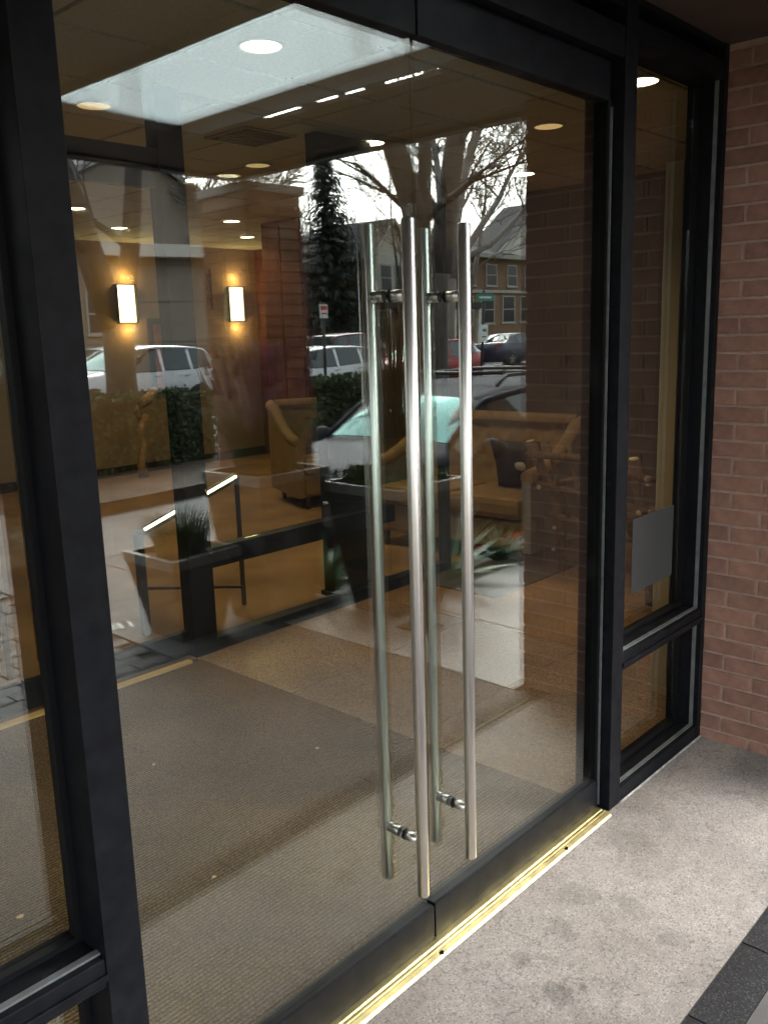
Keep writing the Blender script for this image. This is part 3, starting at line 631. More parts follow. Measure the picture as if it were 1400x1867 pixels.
# ================================================================== CANOPY AND PIER
cp = empty('entry_canopy', (0, 0, SO), 0, 'dark brown entrance canopy with a pale skylight panel', 'canopy')
CX0, CX1, CY = -4.5, 2.0, -3.1
def cbox(nm, a, b, c, d, e_, f_, m_): bx(nm, a, b, c, d, e_, f_, m_, cp)
cbox('soffit_panel', CX0, .22, CY, -.031, 0, .06, 'soffit')
cbox('soffit_panel', .22, 1.0, -.40, -.031, 0, .06, 'soffit')
cbox('soffit_panel', .22, 1.0, CY, -2.28, 0, .06, 'soffit')
cbox('soffit_panel', 1.0, 1.045, CY, -.031, 0, .06, 'soffit')
cbox('soffit_panel', 1.045, 1.19, -.80, -.031, 0, .02, 'soffit'); cbox('soffit_panel', 1.045, 1.19, CY, -1.85, 0, .02, 'soffit')
for y in (-1.12, -1.5): cbox('cross_bar', 1.045, 1.19, y - .06, y + .0, .002, .018, 'canopy_beam')
cbox('soffit_panel', 1.19, CX1, CY, -.031, 0, .02, 'soffit')
cbox('skylight_frame', .20, .22, -2.30, -.38, -.03, -.001, 'canopy_beam'); cbox('skylight_frame', 1.0, 1.02, -2.30, -.38, -.03, -.001, 'canopy_beam')
cbox('skylight_panel', .222, .998, -2.278, -.402, .035, .041, 'skylight')
cbox('edge_beam', CX1 - .06, CX1, CY, -.035, -.02, -.001, 'canopy_beam')
cbox('edge_beam', CX0, CX1 - .061, CY, CY + .08, -.02, -.001, 'canopy_beam')
cbox('fascia', CX1 + .001, CX1 + .06, CY - .06, -.035, -.01, .16, 'canopy_beam'); cbox('fascia', CX0, CX1, CY - .06, CY - .001, -.01, .16, 'canopy_beam')
pr = empty('brick_pier', (2.16, -3.17, 0), 0, 'brown brick pier holding the outer corner of the canopy', 'pier')
MB().box(-.225, .225, -.225, .225, 0, SO - .10).build('mortar_bed', 'mortar', pr)
pb = MB().box(-.108, .108, -.0, .012, 0, .0555).mesh('b', 'brick')
for c in range(37):
    z = .02 + c * CH
    for sx in (-.115, .115):
        if c % 2 == 0: pos = [(sx, .2255, 0)]
        for face in range(2):
            o = link('brick', pb, pr)
            if face == 0: o.location = (sx, .2255, z)
            else: o.location = (-.2255, sx, z); o.rotation_euler = (0, 0, R_(90))
bx('pier_cap', -.25, .25, -.25, .25, SO - .10, SO - .045, 'concrete', pr, .005)

# ================================================================== VEHICLES
STY = {
 'suv': [(0, .30, .42, .45, .84, .8, 'b'), (.02, .17, .50, .54, .93, .8, 'b'), (.09, .14, .57, .61, .98, .8, 'b'), (.24, .13, .60, .65, 1, .8, 'b'), (.27, .13, .61, .675, 1, .79, 'w'), (.41, .13, .62, .95, 1, .76, 's'), (.585, .13, .625, 1.0, 1, .76, 'p'), (.605, .13, .63, 1.0, 1, .76, 's'), (.77, .13, .64, .985, 1, .76, 'p'), (.79, .13, .645, .98, 1, .755, 's'), (.90, .14, .68, .94, .985, .73, 'r'), (.97, .18, .68, .71, .95, .74, 'b'), (1, .27, .52, .55, .87, .74, 'b')],
 'hatch': [(0, .30, .44, .47, .84, .8, 'b'), (.02, .17, .52, .56, .93, .8, 'b'), (.08, .14, .58, .62, .98, .8, 'b'), (.21, .13, .60, .655, 1, .8, 'b'), (.24, .13, .61, .68, 1, .79, 'w'), (.36, .13, .62, .93, 1, .75, 's'), (.56, .13, .625, 1.0, 1, .75, 'p'), (.58, .13, .63, 1.0, 1, .75, 's'), (.76, .13, .65, .985, 1, .75, 'p'), (.78, .13, .655, .98, 1, .745, 's'), (.90, .14, .70, .93, .98, .72, 'r'), (.97, .18, .68, .71, .95, .74, 'b'), (1, .27, .52, .55, .87, .74, 'b')],
 'sedan': [(0, .30, .44, .47, .84, .8, 'b'), (.02, .17, .53, .56, .93, .8, 'b'), (.09, .14, .60, .64, .98, .8, 'b'), (.26, .13, .64, .69, 1, .8, 'b'), (.29, .13, .645, .71, 1, .79, 'w'), (.43, .13, .65, .96, 1, .74, 's'), (.57, .13, .655, 1.0, 1, .74, 'p'), (.585, .13, .66, 1.0, 1, .74, 's'), (.70, .13, .67, .97, 1, .74, 'r'), (.83, .14, .69, .74, .99, .76, 'b'), (.96, .16, .69, .73, .95, .78, 'b'), (1, .27, .55, .58, .87, .76, 'b')],
 'pickup': [(0, .30, .46, .49, .86, .82, 'b'), (.02, .18, .56, .59, .94, .82, 'b'), (.08, .16, .61, .64, .98, .82, 'b'), (.22, .15, .63, .67, 1, .82, 'b'), (.25, .15, .635, .69, 1, .8, 'w'), (.36, .15, .64, .97, 1, .77, 's'), (.48, .15, .645, 1.0, 1, .77, 'p'), (.50, .15, .65, 1.0, 1, .77, 's'), (.60, .15, .65, .98, 1, .77, 'r'), (.63, .15, .65, .67, 1, .85, 'b'), (.98, .17, .65, .67, .97, .85, 'b'), (1, .28, .60, .63, .93, .82, 'b')]}
def car(name, label, x, y, z, rz, L, W, H, paint, style, rails=False, cat='car', group='parked cars across the street'):
    e = empty(name, (x, y, z), rz, label, cat, group)
    S = STY[style]; hw = W / 2; rings = []
    for (t_, zl, zb, zt, wf, wt, kd) in S:
        X = -L / 2 + t_ * L; wv = hw * wf
        half = [(.90 * wv, zl * H), (1.0 * wv, (zl + .10) * H), (1.0 * wv, (zl + .62 * (zb - zl)) * H), (.955 * wv, zb * H), (wt * wv, zb * H + max(.012, (zt - zb) * H * .90)), (wt * wv * .80, zt * H * .995), (0, zt * H)]
        rings.append([Vector((X, -a, b)) for a, b in half] + [Vector((X, a, b)) for a, b in half[-2::-1]])
    def cr(a, b, c, d, u): return .5 * ((2 * b) + (c - a) * u + (2 * a - 5 * b + 4 * c - d) * u * u + (3 * b - a - 3 * c + d) * u * u * u)
    n = len(rings); nr = len(rings[0]); R2 = []; owner = []
    for i in range(n - 1):
        a, b, c, d = rings[max(0, i - 1)], rings[i], rings[i + 1], rings[min(n - 1, i + 2)]
        sub = 3 if S[i][6] != 'p' else 1
        for q in range(sub):
            u = q / sub; R2.append([cr(a[j], b[j], c[j], d[j], u) * .5 + b[j].lerp(c[j], u) * .5 for j in range(nr)]); owner.append(i)
    R2.append(rings[-1])
    mb = MB(); vs = [v for r in R2 for v in r]
    glassc = {}
    for i in range(len(R2) - 1):
        kd = S[owner[i]][6]
        for j in range(nr):
            j2 = (j + 1) % nr; f = (i * nr + j, (i + 1) * nr + j, (i + 1) * nr + j2, i * nr + j2)
            g_ = None
            if j in (3, 8) and kd in 'swr': g_ = ('side_window', owner[i], j)
            if j in (4, 5, 6, 7) and kd == 'w': g_ = ('windshield', owner[i], 0)
            if j in (4, 5, 6, 7) and kd == 'r': g_ = ('rear_window', owner[i], 0)
            if g_: glassc.setdefault(g_, []).append(f)
            mb.f.append(f); mb.m.append(1 if g_ else 0); mb.sm.append(True)
    mb.v = [tuple(v) for v in vs]
    mb.f.append(tuple(range(nr))); mb.f.append(tuple((len(R2) - 1) * nr + j for j in range(nr - 1, -1, -1))); mb.m += [0, 0]; mb.sm += [False, False]
    body = mb.build('body', [paint, 'car_trim'], e, fix=True)
    for (nm, _, _), fs in glassc.items():
        ids = sorted({q for f in fs for q in f}); ce = sum((vs[q] for q in ids), Vector()) / len(ids)
        mid = Vector((ce.x, 0, H * .45)); off = (ce - mid).normalized() * .006
        mp_ = {q: k for k, q in enumerate(ids)}
        MB().add([ce + (vs[q] - ce) * .93 + off for q in ids], [tuple(mp_[q] for q in f) for f in fs], 0, True).build(nm, 'windscreen' if nm == 'windshield' else 'car_glass', e)
    wr = H * .215 if style != 'pickup' else H * .2
    for fx in (-L / 2 + .185 * L, L / 2 - .19 * L):
        for s in (-1, 1):
            yy = s * (hw - .005); Mx = T(fx, yy, wr) @ rot('X', R_(90) * (-1 if s > 0 else 1))
            MB().lathe([(wr * 1.14, -.20), (wr * 1.14, .002), (wr * .9, .003)], 22, Mx).build('wheel_arch', 'car_trim', e)
            wh = MB().lathe([(wr * .66, -.16), (wr * .96, -.15), (wr, -.10), (wr, .0), (wr * .95, .03), (wr * .66, .03)], 24, Mx).build('wheel', 'tyre', e)
            rm = MB().lathe([(wr * .64, .012), (wr * .62, .026), (wr * .55, .020)], 24, Mx)
            for q in range(5):
                a = q * 2 * math.pi / 5; rm.box(-.035, .035, 0, wr * .6, .018, .032, 0, Mx @ rot('Z', a))
            rm.build('rim', 'rim', wh)
    fz = .47 * H
    for s in (-1, 1):
        MB().lathe([(.02, -.02), (.075, .0), (.085, .03), (.05, .07), (.01, .08)], 14, T(-L / 2 + .07, s * hw * .70, fz) @ rot('Y', R_(-90)) @ Matrix.Diagonal((1, 1.9, 1.2, 1))).build('headlight', 'lamp_clear', e)
        MB().box(L / 2 - .16, L / 2 - .02, s * hw * .80 - .07, s * hw * .80 + .10 * (1 if s > 0 else .7), .56 * H, .70 * H).build('taillight', 'lamp_red', e, .02)
        mx_ = -L / 2 + (S[4][0] + .055) * L; mz = .665 * H
        MB().lathe([(.02, -.03), (.07, -.02), (.085, .04), (.06, .08), (.01, .09)], 12, T(mx_, s * (hw + .09), mz) @ rot('Y', R_(-90)) @ Matrix.Diagonal((1, 1.35, .8, 1))).build('mirror', paint, e)
        MB().tube([(mx_, s * hw * .93, mz - .05), (mx_, s * (hw + .05), mz - .02)], .018, 6).build('mirror_arm', 'car_trim', e)
        for tx in (.555, .745) if style != 'pickup' else (.46, .58):
            MB().tube([(-L / 2 + tx * L - .09, s * hw * .985, .56 * H), (-L / 2 + tx * L, s * (hw + .012), .565 * H), (-L / 2 + tx * L + .09, s * hw * .985, .57 * H)], .013, 6).build('door_handle', 'chrome', e)
        pts = [R2[i][4 if s < 0 else 8] + Vector((0, s * .004, .004)) for i in range(len(R2)) if S[owner[min(i, len(owner) - 1)]][6] in 'wspr' ]
        MB().tube(pts, .028, 6).build('roof_pillar', paint, e)
        MB().box(-L / 2 + .30 * L, L / 2 - .30 * L, s * hw * .985 - .012, s * hw * .985 + .012, .14 * H, .19 * H).build('sill_trim', 'car_trim', e, .004)
        if rails: MB().tube([(-L / 2 + .42 * L, s * hw * .70, .985 * H), (-L / 2 + .45 * L, s * hw * .70, 1.045 * H), (L / 2 - .16 * L, s * hw * .69, 1.04 * H), (L / 2 - .13 * L, s * hw * .69, .96 * H)], .016, 8).build('roof_rail', 'car_trim', e)
    MB().box(-L / 2 - .012, -L / 2 + .05, -hw * .5, hw * .5, .30 * H, .43 * H).build('grille', 'car_trim', e, .01)
    MB().tube([(-L / 2 - .014, -hw * .5, .44 * H), (-L / 2 - .02, 0, .40 * H), (-L / 2 - .014, hw * .5, .44 * H)], .012, 6).build('grille_trim', 'chrome', e)
    MB().box(-L / 2 - .03, -L / 2 + .02, -.24, .24, .24 * H, .30 * H).build('number_plate', 'white_paint', e, .003)
    if rails:
        for tx in (.5, .7): MB().tube([(-L / 2 + tx * L, -hw * .72, 1.05 * H), (-L / 2 + tx * L, hw * .72, 1.05 * H)], .018, 8).build('roof_bar', 'car_trim', e)
    return e
car('parked_car', 'black hatchback with roof rails parked beside the entrance planter', 4.93, -3.60, -.155, 0, 4.25, 1.76, 1.38, 'paint_black', 'hatch', True, group='cars at the entrance drive')
car('parked_car', 'white compact SUV behind the hedge facing left', 9.75, -17.2, -.12, 0, 4.5, 1.78, 1.64, 'paint_white', 'suv')
car('parked_car', 'silver white crossover in the middle of the parked row', 15.5, -17.2, -.12, 0, 4.5, 1.82, 1.53, 'paint_pearl', 'hatch')
car('parked_car', 'bright red crossover behind the black car', 20.6, -17.2, -.12, 0, 4.5, 1.84, 1.60, 'paint_red', 'suv')
car('parked_car', 'pale station wagon on the far kerb left of the pickup truck', 13.4, -24.6, -.12, 0, 4.6, 1.8, 1.60, 'paint_pearl', 'suv')
car('parked_car', 'tall red pickup truck on the far kerb behind the silver crossover', 19.5, -23.9, -.12, R_(180), 5.2, 1.95, 2.0, 'paint_red', 'pickup')
car('parked_car', 'white SUV backed up beyond the far kerb behind the maroon car', 24.6, -29.6, -.01, R_(90), 4.6, 1.85, 1.92, 'paint_white', 'suv')
car('parked_car', 'maroon SUV on the far kerb with its nose to the right', 25.2, -24.8, -.12, R_(180), 4.5, 1.85, 1.9, 'paint_maroon', 'suv')
car('parked_car', 'navy blue sedan at the far right of the street', 35.5, -24.0, -.12, R_(180), 4.7, 1.85, 1.6, 'paint_navy', 'sedan')

# ================================================================== PLANTERS AND PLANTS
def planter(x0, x1, y0, y1, h, lab):
    cx, cy = (x0 + x1) / 2, (y0 + y1) / 2; hx, hy = (x1 - x0) / 2, (y1 - y0) / 2
    e = empty('tapered_planter', (cx, cy, 0), 0, lab, 'planter', 'dark tapered planters along the walk')
    b = MB(); k = .62; q = [(-hx, -hy), (hx, -hy), (hx, hy), (-hx, hy)]
    vs = [(a * k, c * k, 0) for a, c in q] + [(a * .97, c * .97, h - .05) for a, c in q]
    b.add(vs, [(3, 2, 1, 0), (0, 1, 5, 4), (1, 2, 6, 5), (2, 3, 7, 6), (3, 0, 4, 7)]); b.build('body', 'planter', e, .004)
    r = MB(); t_ = .035
    r.box(-hx, hx, -hy, -hy + t_, h - .055, h).box(-hx, hx, hy - t_, hy, h - .055, h).box(-hx, -hx + t_, -hy + t_, hy - t_, h - .055, h).box(hx - t_, hx, -hy + t_, hy - t_, h - .055, h); r.build('rim', 'planter_rim', e)
    MB().box(-hx + t_, hx - t_, -hy + t_, hy - t_, h - .06, h - .03).build('soil', 'soil', e)
    return (cx, cy, h - .03, hx, hy)
def blades(rn, n, spread, h0, h1, lean, wd):
    b = MB()
    for _ in range(n):
        a = rn.uniform(0, 6.283); r = spread * math.sqrt(rn.random()); x, y = r * math.cos(a), r * math.sin(a); h = rn.uniform(h0, h1); ln = lean * rn.uniform(.3, 1) * h; a2 = a + rn.uniform(-.8, .8)
        dx, dy = math.cos(a2), math.sin(a2); px, py = -dy * wd, dx * wd; pts = []
        for t_ in (0, .4, .75, 1): pts.append((x + dx * ln * t_ * t_, y + dy * ln * t_ * t_, h * (t_ - .18 * t_ * t_ * lean)))
        vs = []
        for (X, Y, Z), s in zip(pts, (1, .9, .6, .08)): vs += [(X - px * s, Y - py * s, Z), (X + px * s, Y + py * s, Z)]
        b.add(vs, [(0, 1, 3, 2), (2, 3, 5, 4), (4, 5, 7, 6)])
    return b
def leaves(rn, n, fn, size):
    b = MB()
    for _ in range(n):
        p = fn(); q = Euler((rn.uniform(0, 6.28), rn.uniform(0, 6.28), rn.uniform(0, 6.28))).to_matrix(); s = size * rn.uniform(.6, 1.3)
        vs = [Vector(p) + q @ Vector(v) for v in ((-s * .5, 0, 0), (0, -s * .32, s * .06), (s * .6, 0, 0), (0, s * .32, s * .06))]
        b.add(vs, [(0, 1, 2, 3)])
    return b
rn = random.Random(11)
PA = planter(1.97, 2.60, -2.43, -1.82, .80, 'large dark tapered planter with tall dry grass in front of the black car')
PB = planter(1.42, 1.98, -2.90, -2.36, .90, 'tall dark tapered planter with green grass and purple blooms beside the brick pier')
PC = planter(.93, 1.40, -3.02, -2.52, .50, 'low dark planter with short grass left of the tall planter')
def plant(name, lab, P, cat): return empty(name, P[:3], 0, lab, cat)
e = plant('dry_grass', 'tall tan dry ornamental grass rising from the large planter', PA, 'plant'); blades(rn, 260, .10, .55, 1.05, .28, .0035).build('blades', 'grass_dry', e)
for q in range(24):
    a = rn.uniform(0, 6.28); r = rn.uniform(0, .16); h = rn.uniform(.75, 1.15); MB().tube([(r * .3 * math.cos(a), r * .3 * math.sin(a), .3), (r * math.cos(a), r * math.sin(a), h), (r * 1.2 * math.cos(a), r * 1.2 * math.sin(a), h + .14)], [.002, .009, .002], 5).build('plume', 'grass_dry', e)
e = plant('ground_ivy', 'small leafy green ground cover around the dry grass', PA, 'plant'); leaves(rn, 900, lambda: (rn.uniform(-.27, .27), rn.uniform(-.26, .26), rn.uniform(0, .09)), .05).build('foliage', 'grass_green', e)
e = plant('green_grass', 'bushy green ornamental grass in the tall planter', PB, 'plant'); blades(rn, 700, .18, .25, .55, .8, .004).build('blades', 'grass_green', e)
e = plant('purple_flowers', 'dusky purple seed heads above the green grass', PB, 'plant'); b = MB()
for q in range(90):
    a = rn.uniform(0, 6.28); r = rn.uniform(0, .34); h = rn.uniform(.45, .72); b.tube([(r * .3 * math.cos(a), r * .3 * math.sin(a), 0), (r * math.cos(a), r * math.sin(a), h)], .002, 4); b.tube([(r * math.cos(a), r * math.sin(a), h), (r * 1.1 * math.cos(a), r * 1.1 * math.sin(a), h + .10)], [.012, .003], 5)
tag(b.build('flower_heads', 'flower', e), kind='stuff')
e = plant('short_grass', 'short green grass tuft in the low planter', PC, 'plant'); blades(rn, 420, .15, .15, .34, .7, .004).build('blades', 'grass_green', e)
def agave(x, y, z, sc_, lab, seed):
    r_ = random.Random(seed); e = empty('agave', (x, y, z), r_.uniform(0, 6), lab, 'plant', 'agave plants by the kerb')
    for i in range(22):
        a = i * 2.39996; el = R_(18 + 62 * (i / 22)); Ln = sc_ * r_.uniform(.42, .56); b = MB(); vs = []
        for t_, wd in ((0, .55), (.25, 1), (.6, .72), (.85, .35), (1, .03)):
            rr = Ln * t_ * math.cos(el - .25 * t_); zz = Ln * t_ * math.sin(el - .12 * t_) + .02; wv = .042 * sc_ * wd
            vs += [(rr, -wv, zz + .018 * wd), (rr, 0, zz - .006), (rr, wv, zz + .018 * wd)]
        fs = []
        for k in range(4): fs += [(k * 3, k * 3 + 1, k * 3 + 4, k * 3 + 3), (k * 3 + 1, k * 3 + 2, k * 3 + 5, k * 3 + 4)]
        o = b.add(vs, fs, 0, True).build('leaf', 'agave', e); o.rotation_euler = (0, 0, a)
agave(2.80, -2.19, -.01, 1.1, 'spiky grey green agave in front of the red kerb line', 1)
agave(3.50, -2.22, -.01, .6, 'spiky agave farther along the red kerb line', 2)
agave(2.15, -2.62, 0, .9, 'dark agave beside the large planter', 5)
bo = empty('bollard', (2.03, -1.72, 0), 0, 'short dark bollard on a square base plate on the concrete', 'bollard'); bx('base_plate', -.09, .09, -.09, .09, 0, .015, 'iron', bo, .003); MB().lathe([(.05, .015), (.05, .28), (.042, .31), (.0, .315)], 16).build('shaft', 'iron', bo)
def hedge(x0, x1, y0, y1, h, lab, n):
    e = empty('hedge', ((x0 + x1) / 2, (y0 + y1) / 2, 0), 0, lab, 'hedge', 'clipped hedges along the lawn'); hx, hy = (x1 - x0) / 2, (y1 - y0) / 2
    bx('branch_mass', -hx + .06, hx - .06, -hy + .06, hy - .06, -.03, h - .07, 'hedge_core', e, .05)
    def f():
        u = rn.random()
        if u < .4: return (rn.uniform(-hx, hx), hy + rn.gauss(-.03, .035), rn.uniform(0, h))
        if u < .75: return (rn.uniform(-hx, hx), rn.uniform(-hy, hy), h + rn.gauss(-.03, .035))
        if u < .9: return (-hx + rn.gauss(.03, .035), rn.uniform(-hy, hy), rn.uniform(0, h))
        return (rn.uniform(-hx, hx), rn.uniform(-hy, hy), rn.uniform(.1, h))
    tag(leaves(rn, n, f, .075).build('foliage', 'hedge', e), kind='stuff')
hedge(2.2, 6.1, -9.6, -8.9, .92, 'clipped green hedge in front of the white SUV', 9000)
hedge(8.2, 11.8, -9.7, -9.0, .98, 'clipped green hedge behind the black hatchback hood', 8000)
hedge(14.5, 24, -11.0, -10.4, .55, 'low green hedge by the kerb at the right', 6000)

# ================================================================== TREES
def branch(b, tw, rn, p, d, r, L, depth, droop=0.0, spread=.55, twr=.012):
    pts = [p]; rad = [r]; k = 4 if depth > 1 else 3; q = p.copy(); dd = d.copy()
    for i in range(k):
        dd = (dd + Vector((rn.gauss(0, .13), rn.gauss(0, .13), rn.gauss(.03 - droop, .10)))).normalized(); q = q + dd * (L / k); pts.append(q.copy()); rad.append(max(twr * .6, r * (1 - .45 * (i + 1) / k)))
    (b if depth > 1 else tw).tube(pts, rad, 7 if depth > 2 else (5 if depth > 1 else 3), cap=False)
    if depth <= 0: return
    nb = rn.choice((2, 3)) + (1 if depth > 2 else 0) + (1 if depth <= 2 else 0)
    for i in range(nb):
        t_ = 1 if i == 0 else rn.uniform(.35, 1); idx = min(k, max(1, int(round(t_ * k)))); pp = pts[idx]
        ax = Vector((rn.gauss(0, 1), rn.gauss(0, 1), rn.gauss(0, .4))).normalized(); nd = (dd + ax * spread * rn.uniform(.7, 1.5)).normalized()
        branch(b, tw, rn, pp, nd, max(twr, rad[idx] * rn.uniform(.5, .72)), L * rn.uniform(.6, .82), depth - 1, droop, spread, twr)
def bare_tree(x, y, lab, seed, trunk, limbs, depth=4, m_='bark', L=1.6, twr=.012, z=-.03, spread=.55):
    r_ = random.Random(seed); e = empty('bare_tree', (x, y, z), 0, lab, 'tree', 'leafless street trees')
    tk = MB(); tk.tube(trunk[0], trunk[1], 12); cb = MB(); tw = MB()
    for pts, rad in limbs:
        tk.tube(pts, rad, 10)
        P = [Vector(p) for p in pts]; d = (P[-1] - P[-2]).normalized()
        branch(cb, tw, r_, P[-1], d, rad[-1], L, depth, 0, spread, twr)
        for k in range(1, len(P)):
            ax = Vector((r_.gauss(0, 1), r_.gauss(0, 1), .3)).normalized(); branch(cb, tw, r_, P[k], (d * .5 + ax).normalized(), rad[k] * .45, L * .8, depth - 1, 0, spread, twr)
    tk.build('trunk', m_, e); cb.build('limbs', m_, e); tag(tw.build('crown', m_, e), kind='stuff')
# forked dark tree behind the black car
bare_tree(11.3, -9.2, 'large dark forked street tree rising behind the black hatchback', 4, ([(0, 0, 0), (.02, 0, .9), (-.02, 0, 2.0), (0, 0, 2.75)], [.40, .33, .33, .38]),
          [([(-.16, 0, 2.55), (-.38, .05, 3.5), (-1.0, .1, 4.7), (-1.7, .1, 6.3)], [.25, .22, .20, .17]), ([(-.2, .05, 2.7), (-.30, .1, 3.6), (-.26, .15, 5.0), (-.1, .2, 6.6)], [.17, .14, .13, .11]), ([(.17, 0, 2.55), (.42, 0, 3.5), (.86, -.05, 5.0), (1.25, 0, 6.6)], [.26, .22, .20, .16])], 3, 'bark', 1.9)
bare_tree(4.95, -9.9, 'dark forked tree at the left by the hedge', 9, ([(.2, 0, 0), (.2, 0, 1.2), (.22, 0, 2.0)], [.26, .22, .24]),
          [([(.15, 0, 1.9), (-.1, 0, 2.8), (-.38, .02, 3.7), (-.8, 0, 5.2)], [.2, .19, .18, .15]), ([(.28, 0, 1.9), (.5, 0, 3.0), (.7, 0, 4.4), (.9, 0, 5.8)], [.16, .14, .12, .1])], 4, 'bark', 1.6)
bare_tree(35.4, -27.9, 'tall grey barked tree on the far kerb seen behind the forked tree', 21, ([(0, 0, 0), (.05, 0, 2.0), (.25, 0, 4.4)], [.50, .42, .40]),
          [([(.25, 0, 4.2), (.9, 0, 7.2), (1.8, .1, 10.2)], [.32, .27, .2]), ([(.2, 0, 4.0), (-.2, 0, 7.0), (-.6, 0, 10.0)], [.28, .22, .17]), ([(.25, 0, 4.4), (2.2, 0, 6.4), (4.2, .2, 8.6)], [.2, .17, .13]), ([(.3, 0, 5), (3, .5, 6.2), (6.2, .4, 8.2)], [.16, .14, .1])], 5, 'bark_light', 2.9, .018)
bare_tree(24.6, -30.5, 'thin pale bare tree left of the tall conifer', 31, ([(0, 0, 0), (0, 0, 2)], [.2, .17]), [([(0, 0, 2), (-.4, 0, 4), (-.6, 0, 6)], [.14, .1, .07]), ([(0, 0, 2), (.6, 0, 4), (1, 0, 6)], [.13, .1, .07]), ([(0, 0, 1.6), (-1.2, 0, 3.2), (-1.8, 0, 5)], [.1, .08, .05])], 5, 'bark_light', 1.9, .02)
bare_tree(36.6, -34.2 + 2.5, 'slim bare tree between the conifer and the gabled house', 36, ([(0, 0, 0), (0, 0, 3)], [.2, .16]), [([(0, 0, 3), (.2, 0, 5.5), (.1, 0, 8)], [.14, .1, .07]), ([(0, 0, 3), (-.8, 0, 5), (-1.2, 0, 7.5)], [.1, .08, .05])], 4, 'bark', 1.9, .022)
bare_tree(43.5, -33, 'bare tree in front of the brick house', 41, ([(0, 0, 0), (0, 0, 3.4)], [.34, .26]), [([(0, 0, 3), (1.2, 0, 5.5), (2, 0, 8.5)], [.2, .15, .1]), ([(0, 0, 3), (-.8, 0, 6), (-1.4, 0, 9)], [.18, .14, .1])], 5, 'bark_light', 2.6, .022)
bare_tree(22.5, -45, 'tall bare tree behind the stucco building roof', 43, ([(0, 0, 0), (0, 0, 6)], [.3, .22]), [([(0, 0, 6), (.6, 0, 9), (.9, 0, 12)], [.2, .14, .1]), ([(0, 0, 6), (-1.2, 0, 9), (-2, 0, 12)], [.18, .13, .1])], 5, 'bark', 2.6, .025)
bare_tree(38, -55, 'broad bare tree on the skyline behind the gabled house', 47, ([(0, 0, 0), (0, 0, 5)], [.4, .3]), [([(0, 0, 5), (1.6, 0, 8), (2.6, 0, 11)], [.25, .18, .12]), ([(0, 0, 5), (-1.6, 0, 8), (-3, 0, 11)], [.25, .18, .12])], 5, 'bark', 3.0, .03)
def conifer(x, y, h, rad, lab, seed):
    r_ = random.Random(seed); e = empty('conifer', (x, y, 0), 0, lab, 'tree'); MB().tube([(0, 0, 0), (0, 0, h * .5), (0, 0, h)], [.32, .2, .02], 8).build('trunk', 'bark', e)
    b = MB(); z = 1.2
    while z < h - .15:
        R0 = rad * (1 - z / h) ** .85 + .12; nb = 14
        for i in range(nb):
            a = r_.uniform(0, 6.28); L_ = R0 * r_.uniform(.7, 1.12); steps = max(3, int(L_ / .22))
            for k in range(steps):
                t_ = (k + .6) / steps; cx, cy, cz = math.cos(a) * L_ * t_, math.sin(a) * L_ * t_, z - .35 * L_ * t_ + .22 * L_ * t_ * t_
                for _ in range(3):
                    s = .26 * (1.15 - .5 * t_); da = a + r_.uniform(-1, 1); dz = r_.uniform(-.35, .05)
                    tip = Vector((cx + math.cos(da) * s * 1.5, cy + math.sin(da) * s * 1.5, cz + dz)); pa = Vector((-math.sin(da), math.cos(da), 0)) * s * .28; c0 = Vector((cx, cy, cz + r_.uniform(-.05, .05)))
                    b.add([c0 - pa, c0 + pa, tip], [(0, 1, 2)])
        z += .16 + .12 * (1 - z / h)
    tag(b.build('crown', 'needles', e), kind='stuff')
conifer(33.4, -34.5, 11.6, 3.9, 'tall dark green conifer left of the gabled house', 3)
conifer(27.5, -42, 9.6, 2.6, 'smaller dark conifer beside the stucco building', 6)

# ================================================================== HOUSES
def window(parent, x, z, w_, h_, y, fr_='trim'):
    wn = bx('window', x - w_ / 2 - .09, x + w_ / 2 + .09, y, y + .06, z - .09, z + h_ + .09, fr_, parent)
    bx('pane', x - w_ / 2, x + w_ / 2, y + .061, y + .066, z, z + h_, 'pane_dark', wn); bx('sash_bar', x - w_ / 2, x + w_ / 2, y + .067, y + .085, z + h_ / 2 - .03, z + h_ / 2 + .03, fr_, wn); bx('sill', x - w_ / 2 - .14, x + w_ / 2 + .14, y + .0, y + .12, z - .16, z - .091, fr_, wn)
def gable(parent, x0, x1, y0, y1, ze, zr, mw, mr, nm='gable_wall', over=.35, th=.16, face=True):
    """gable facing +y at y1, ridge along y"""
    xm = (x0 + x1) / 2
    MB().add([(x0, y1, ze), (x1, y1, ze), (xm, y1, zr), (x0, y0, ze), (x1, y0, ze), (xm, y0, zr)], [(0, 1, 2), (5, 4, 3), (0, 3, 4, 1), (1, 4, 5, 2), (2, 5, 3, 0)]).build(nm, mw, parent, fix=True)
    for s, xe in ((-1, x0), (1, x1)):
        sl = (zr - ze) / (xm - x0); xo = xe + s * over; zo = ze - over * sl
        a = [(xo, zo), (xm, zr), (xm, zr + th), (xo, zo + th)]
        MB().prism(a, -(y1 + over), -(y0 - .05), 0, Matrix(((1, 0, 0, 0), (0, 0, -1, 0), (0, 1, 0, 0), (0, 0, 0, 1)))).build('roof_slope', mr, parent, fix=True)
        MB().prism([(xo, zo - .06), (xm, zr - .06), (xm, zr + th + .02), (xo, zo + th + .02)], -(y1 + over + .06), -(y1 + over + .004), 0, Matrix(((1, 0, 0, 0), (0, 0, -1, 0), (0, 1, 0, 0), (0, 0, 0, 1)))).build('barge_board', 'trim', parent, fix=True)
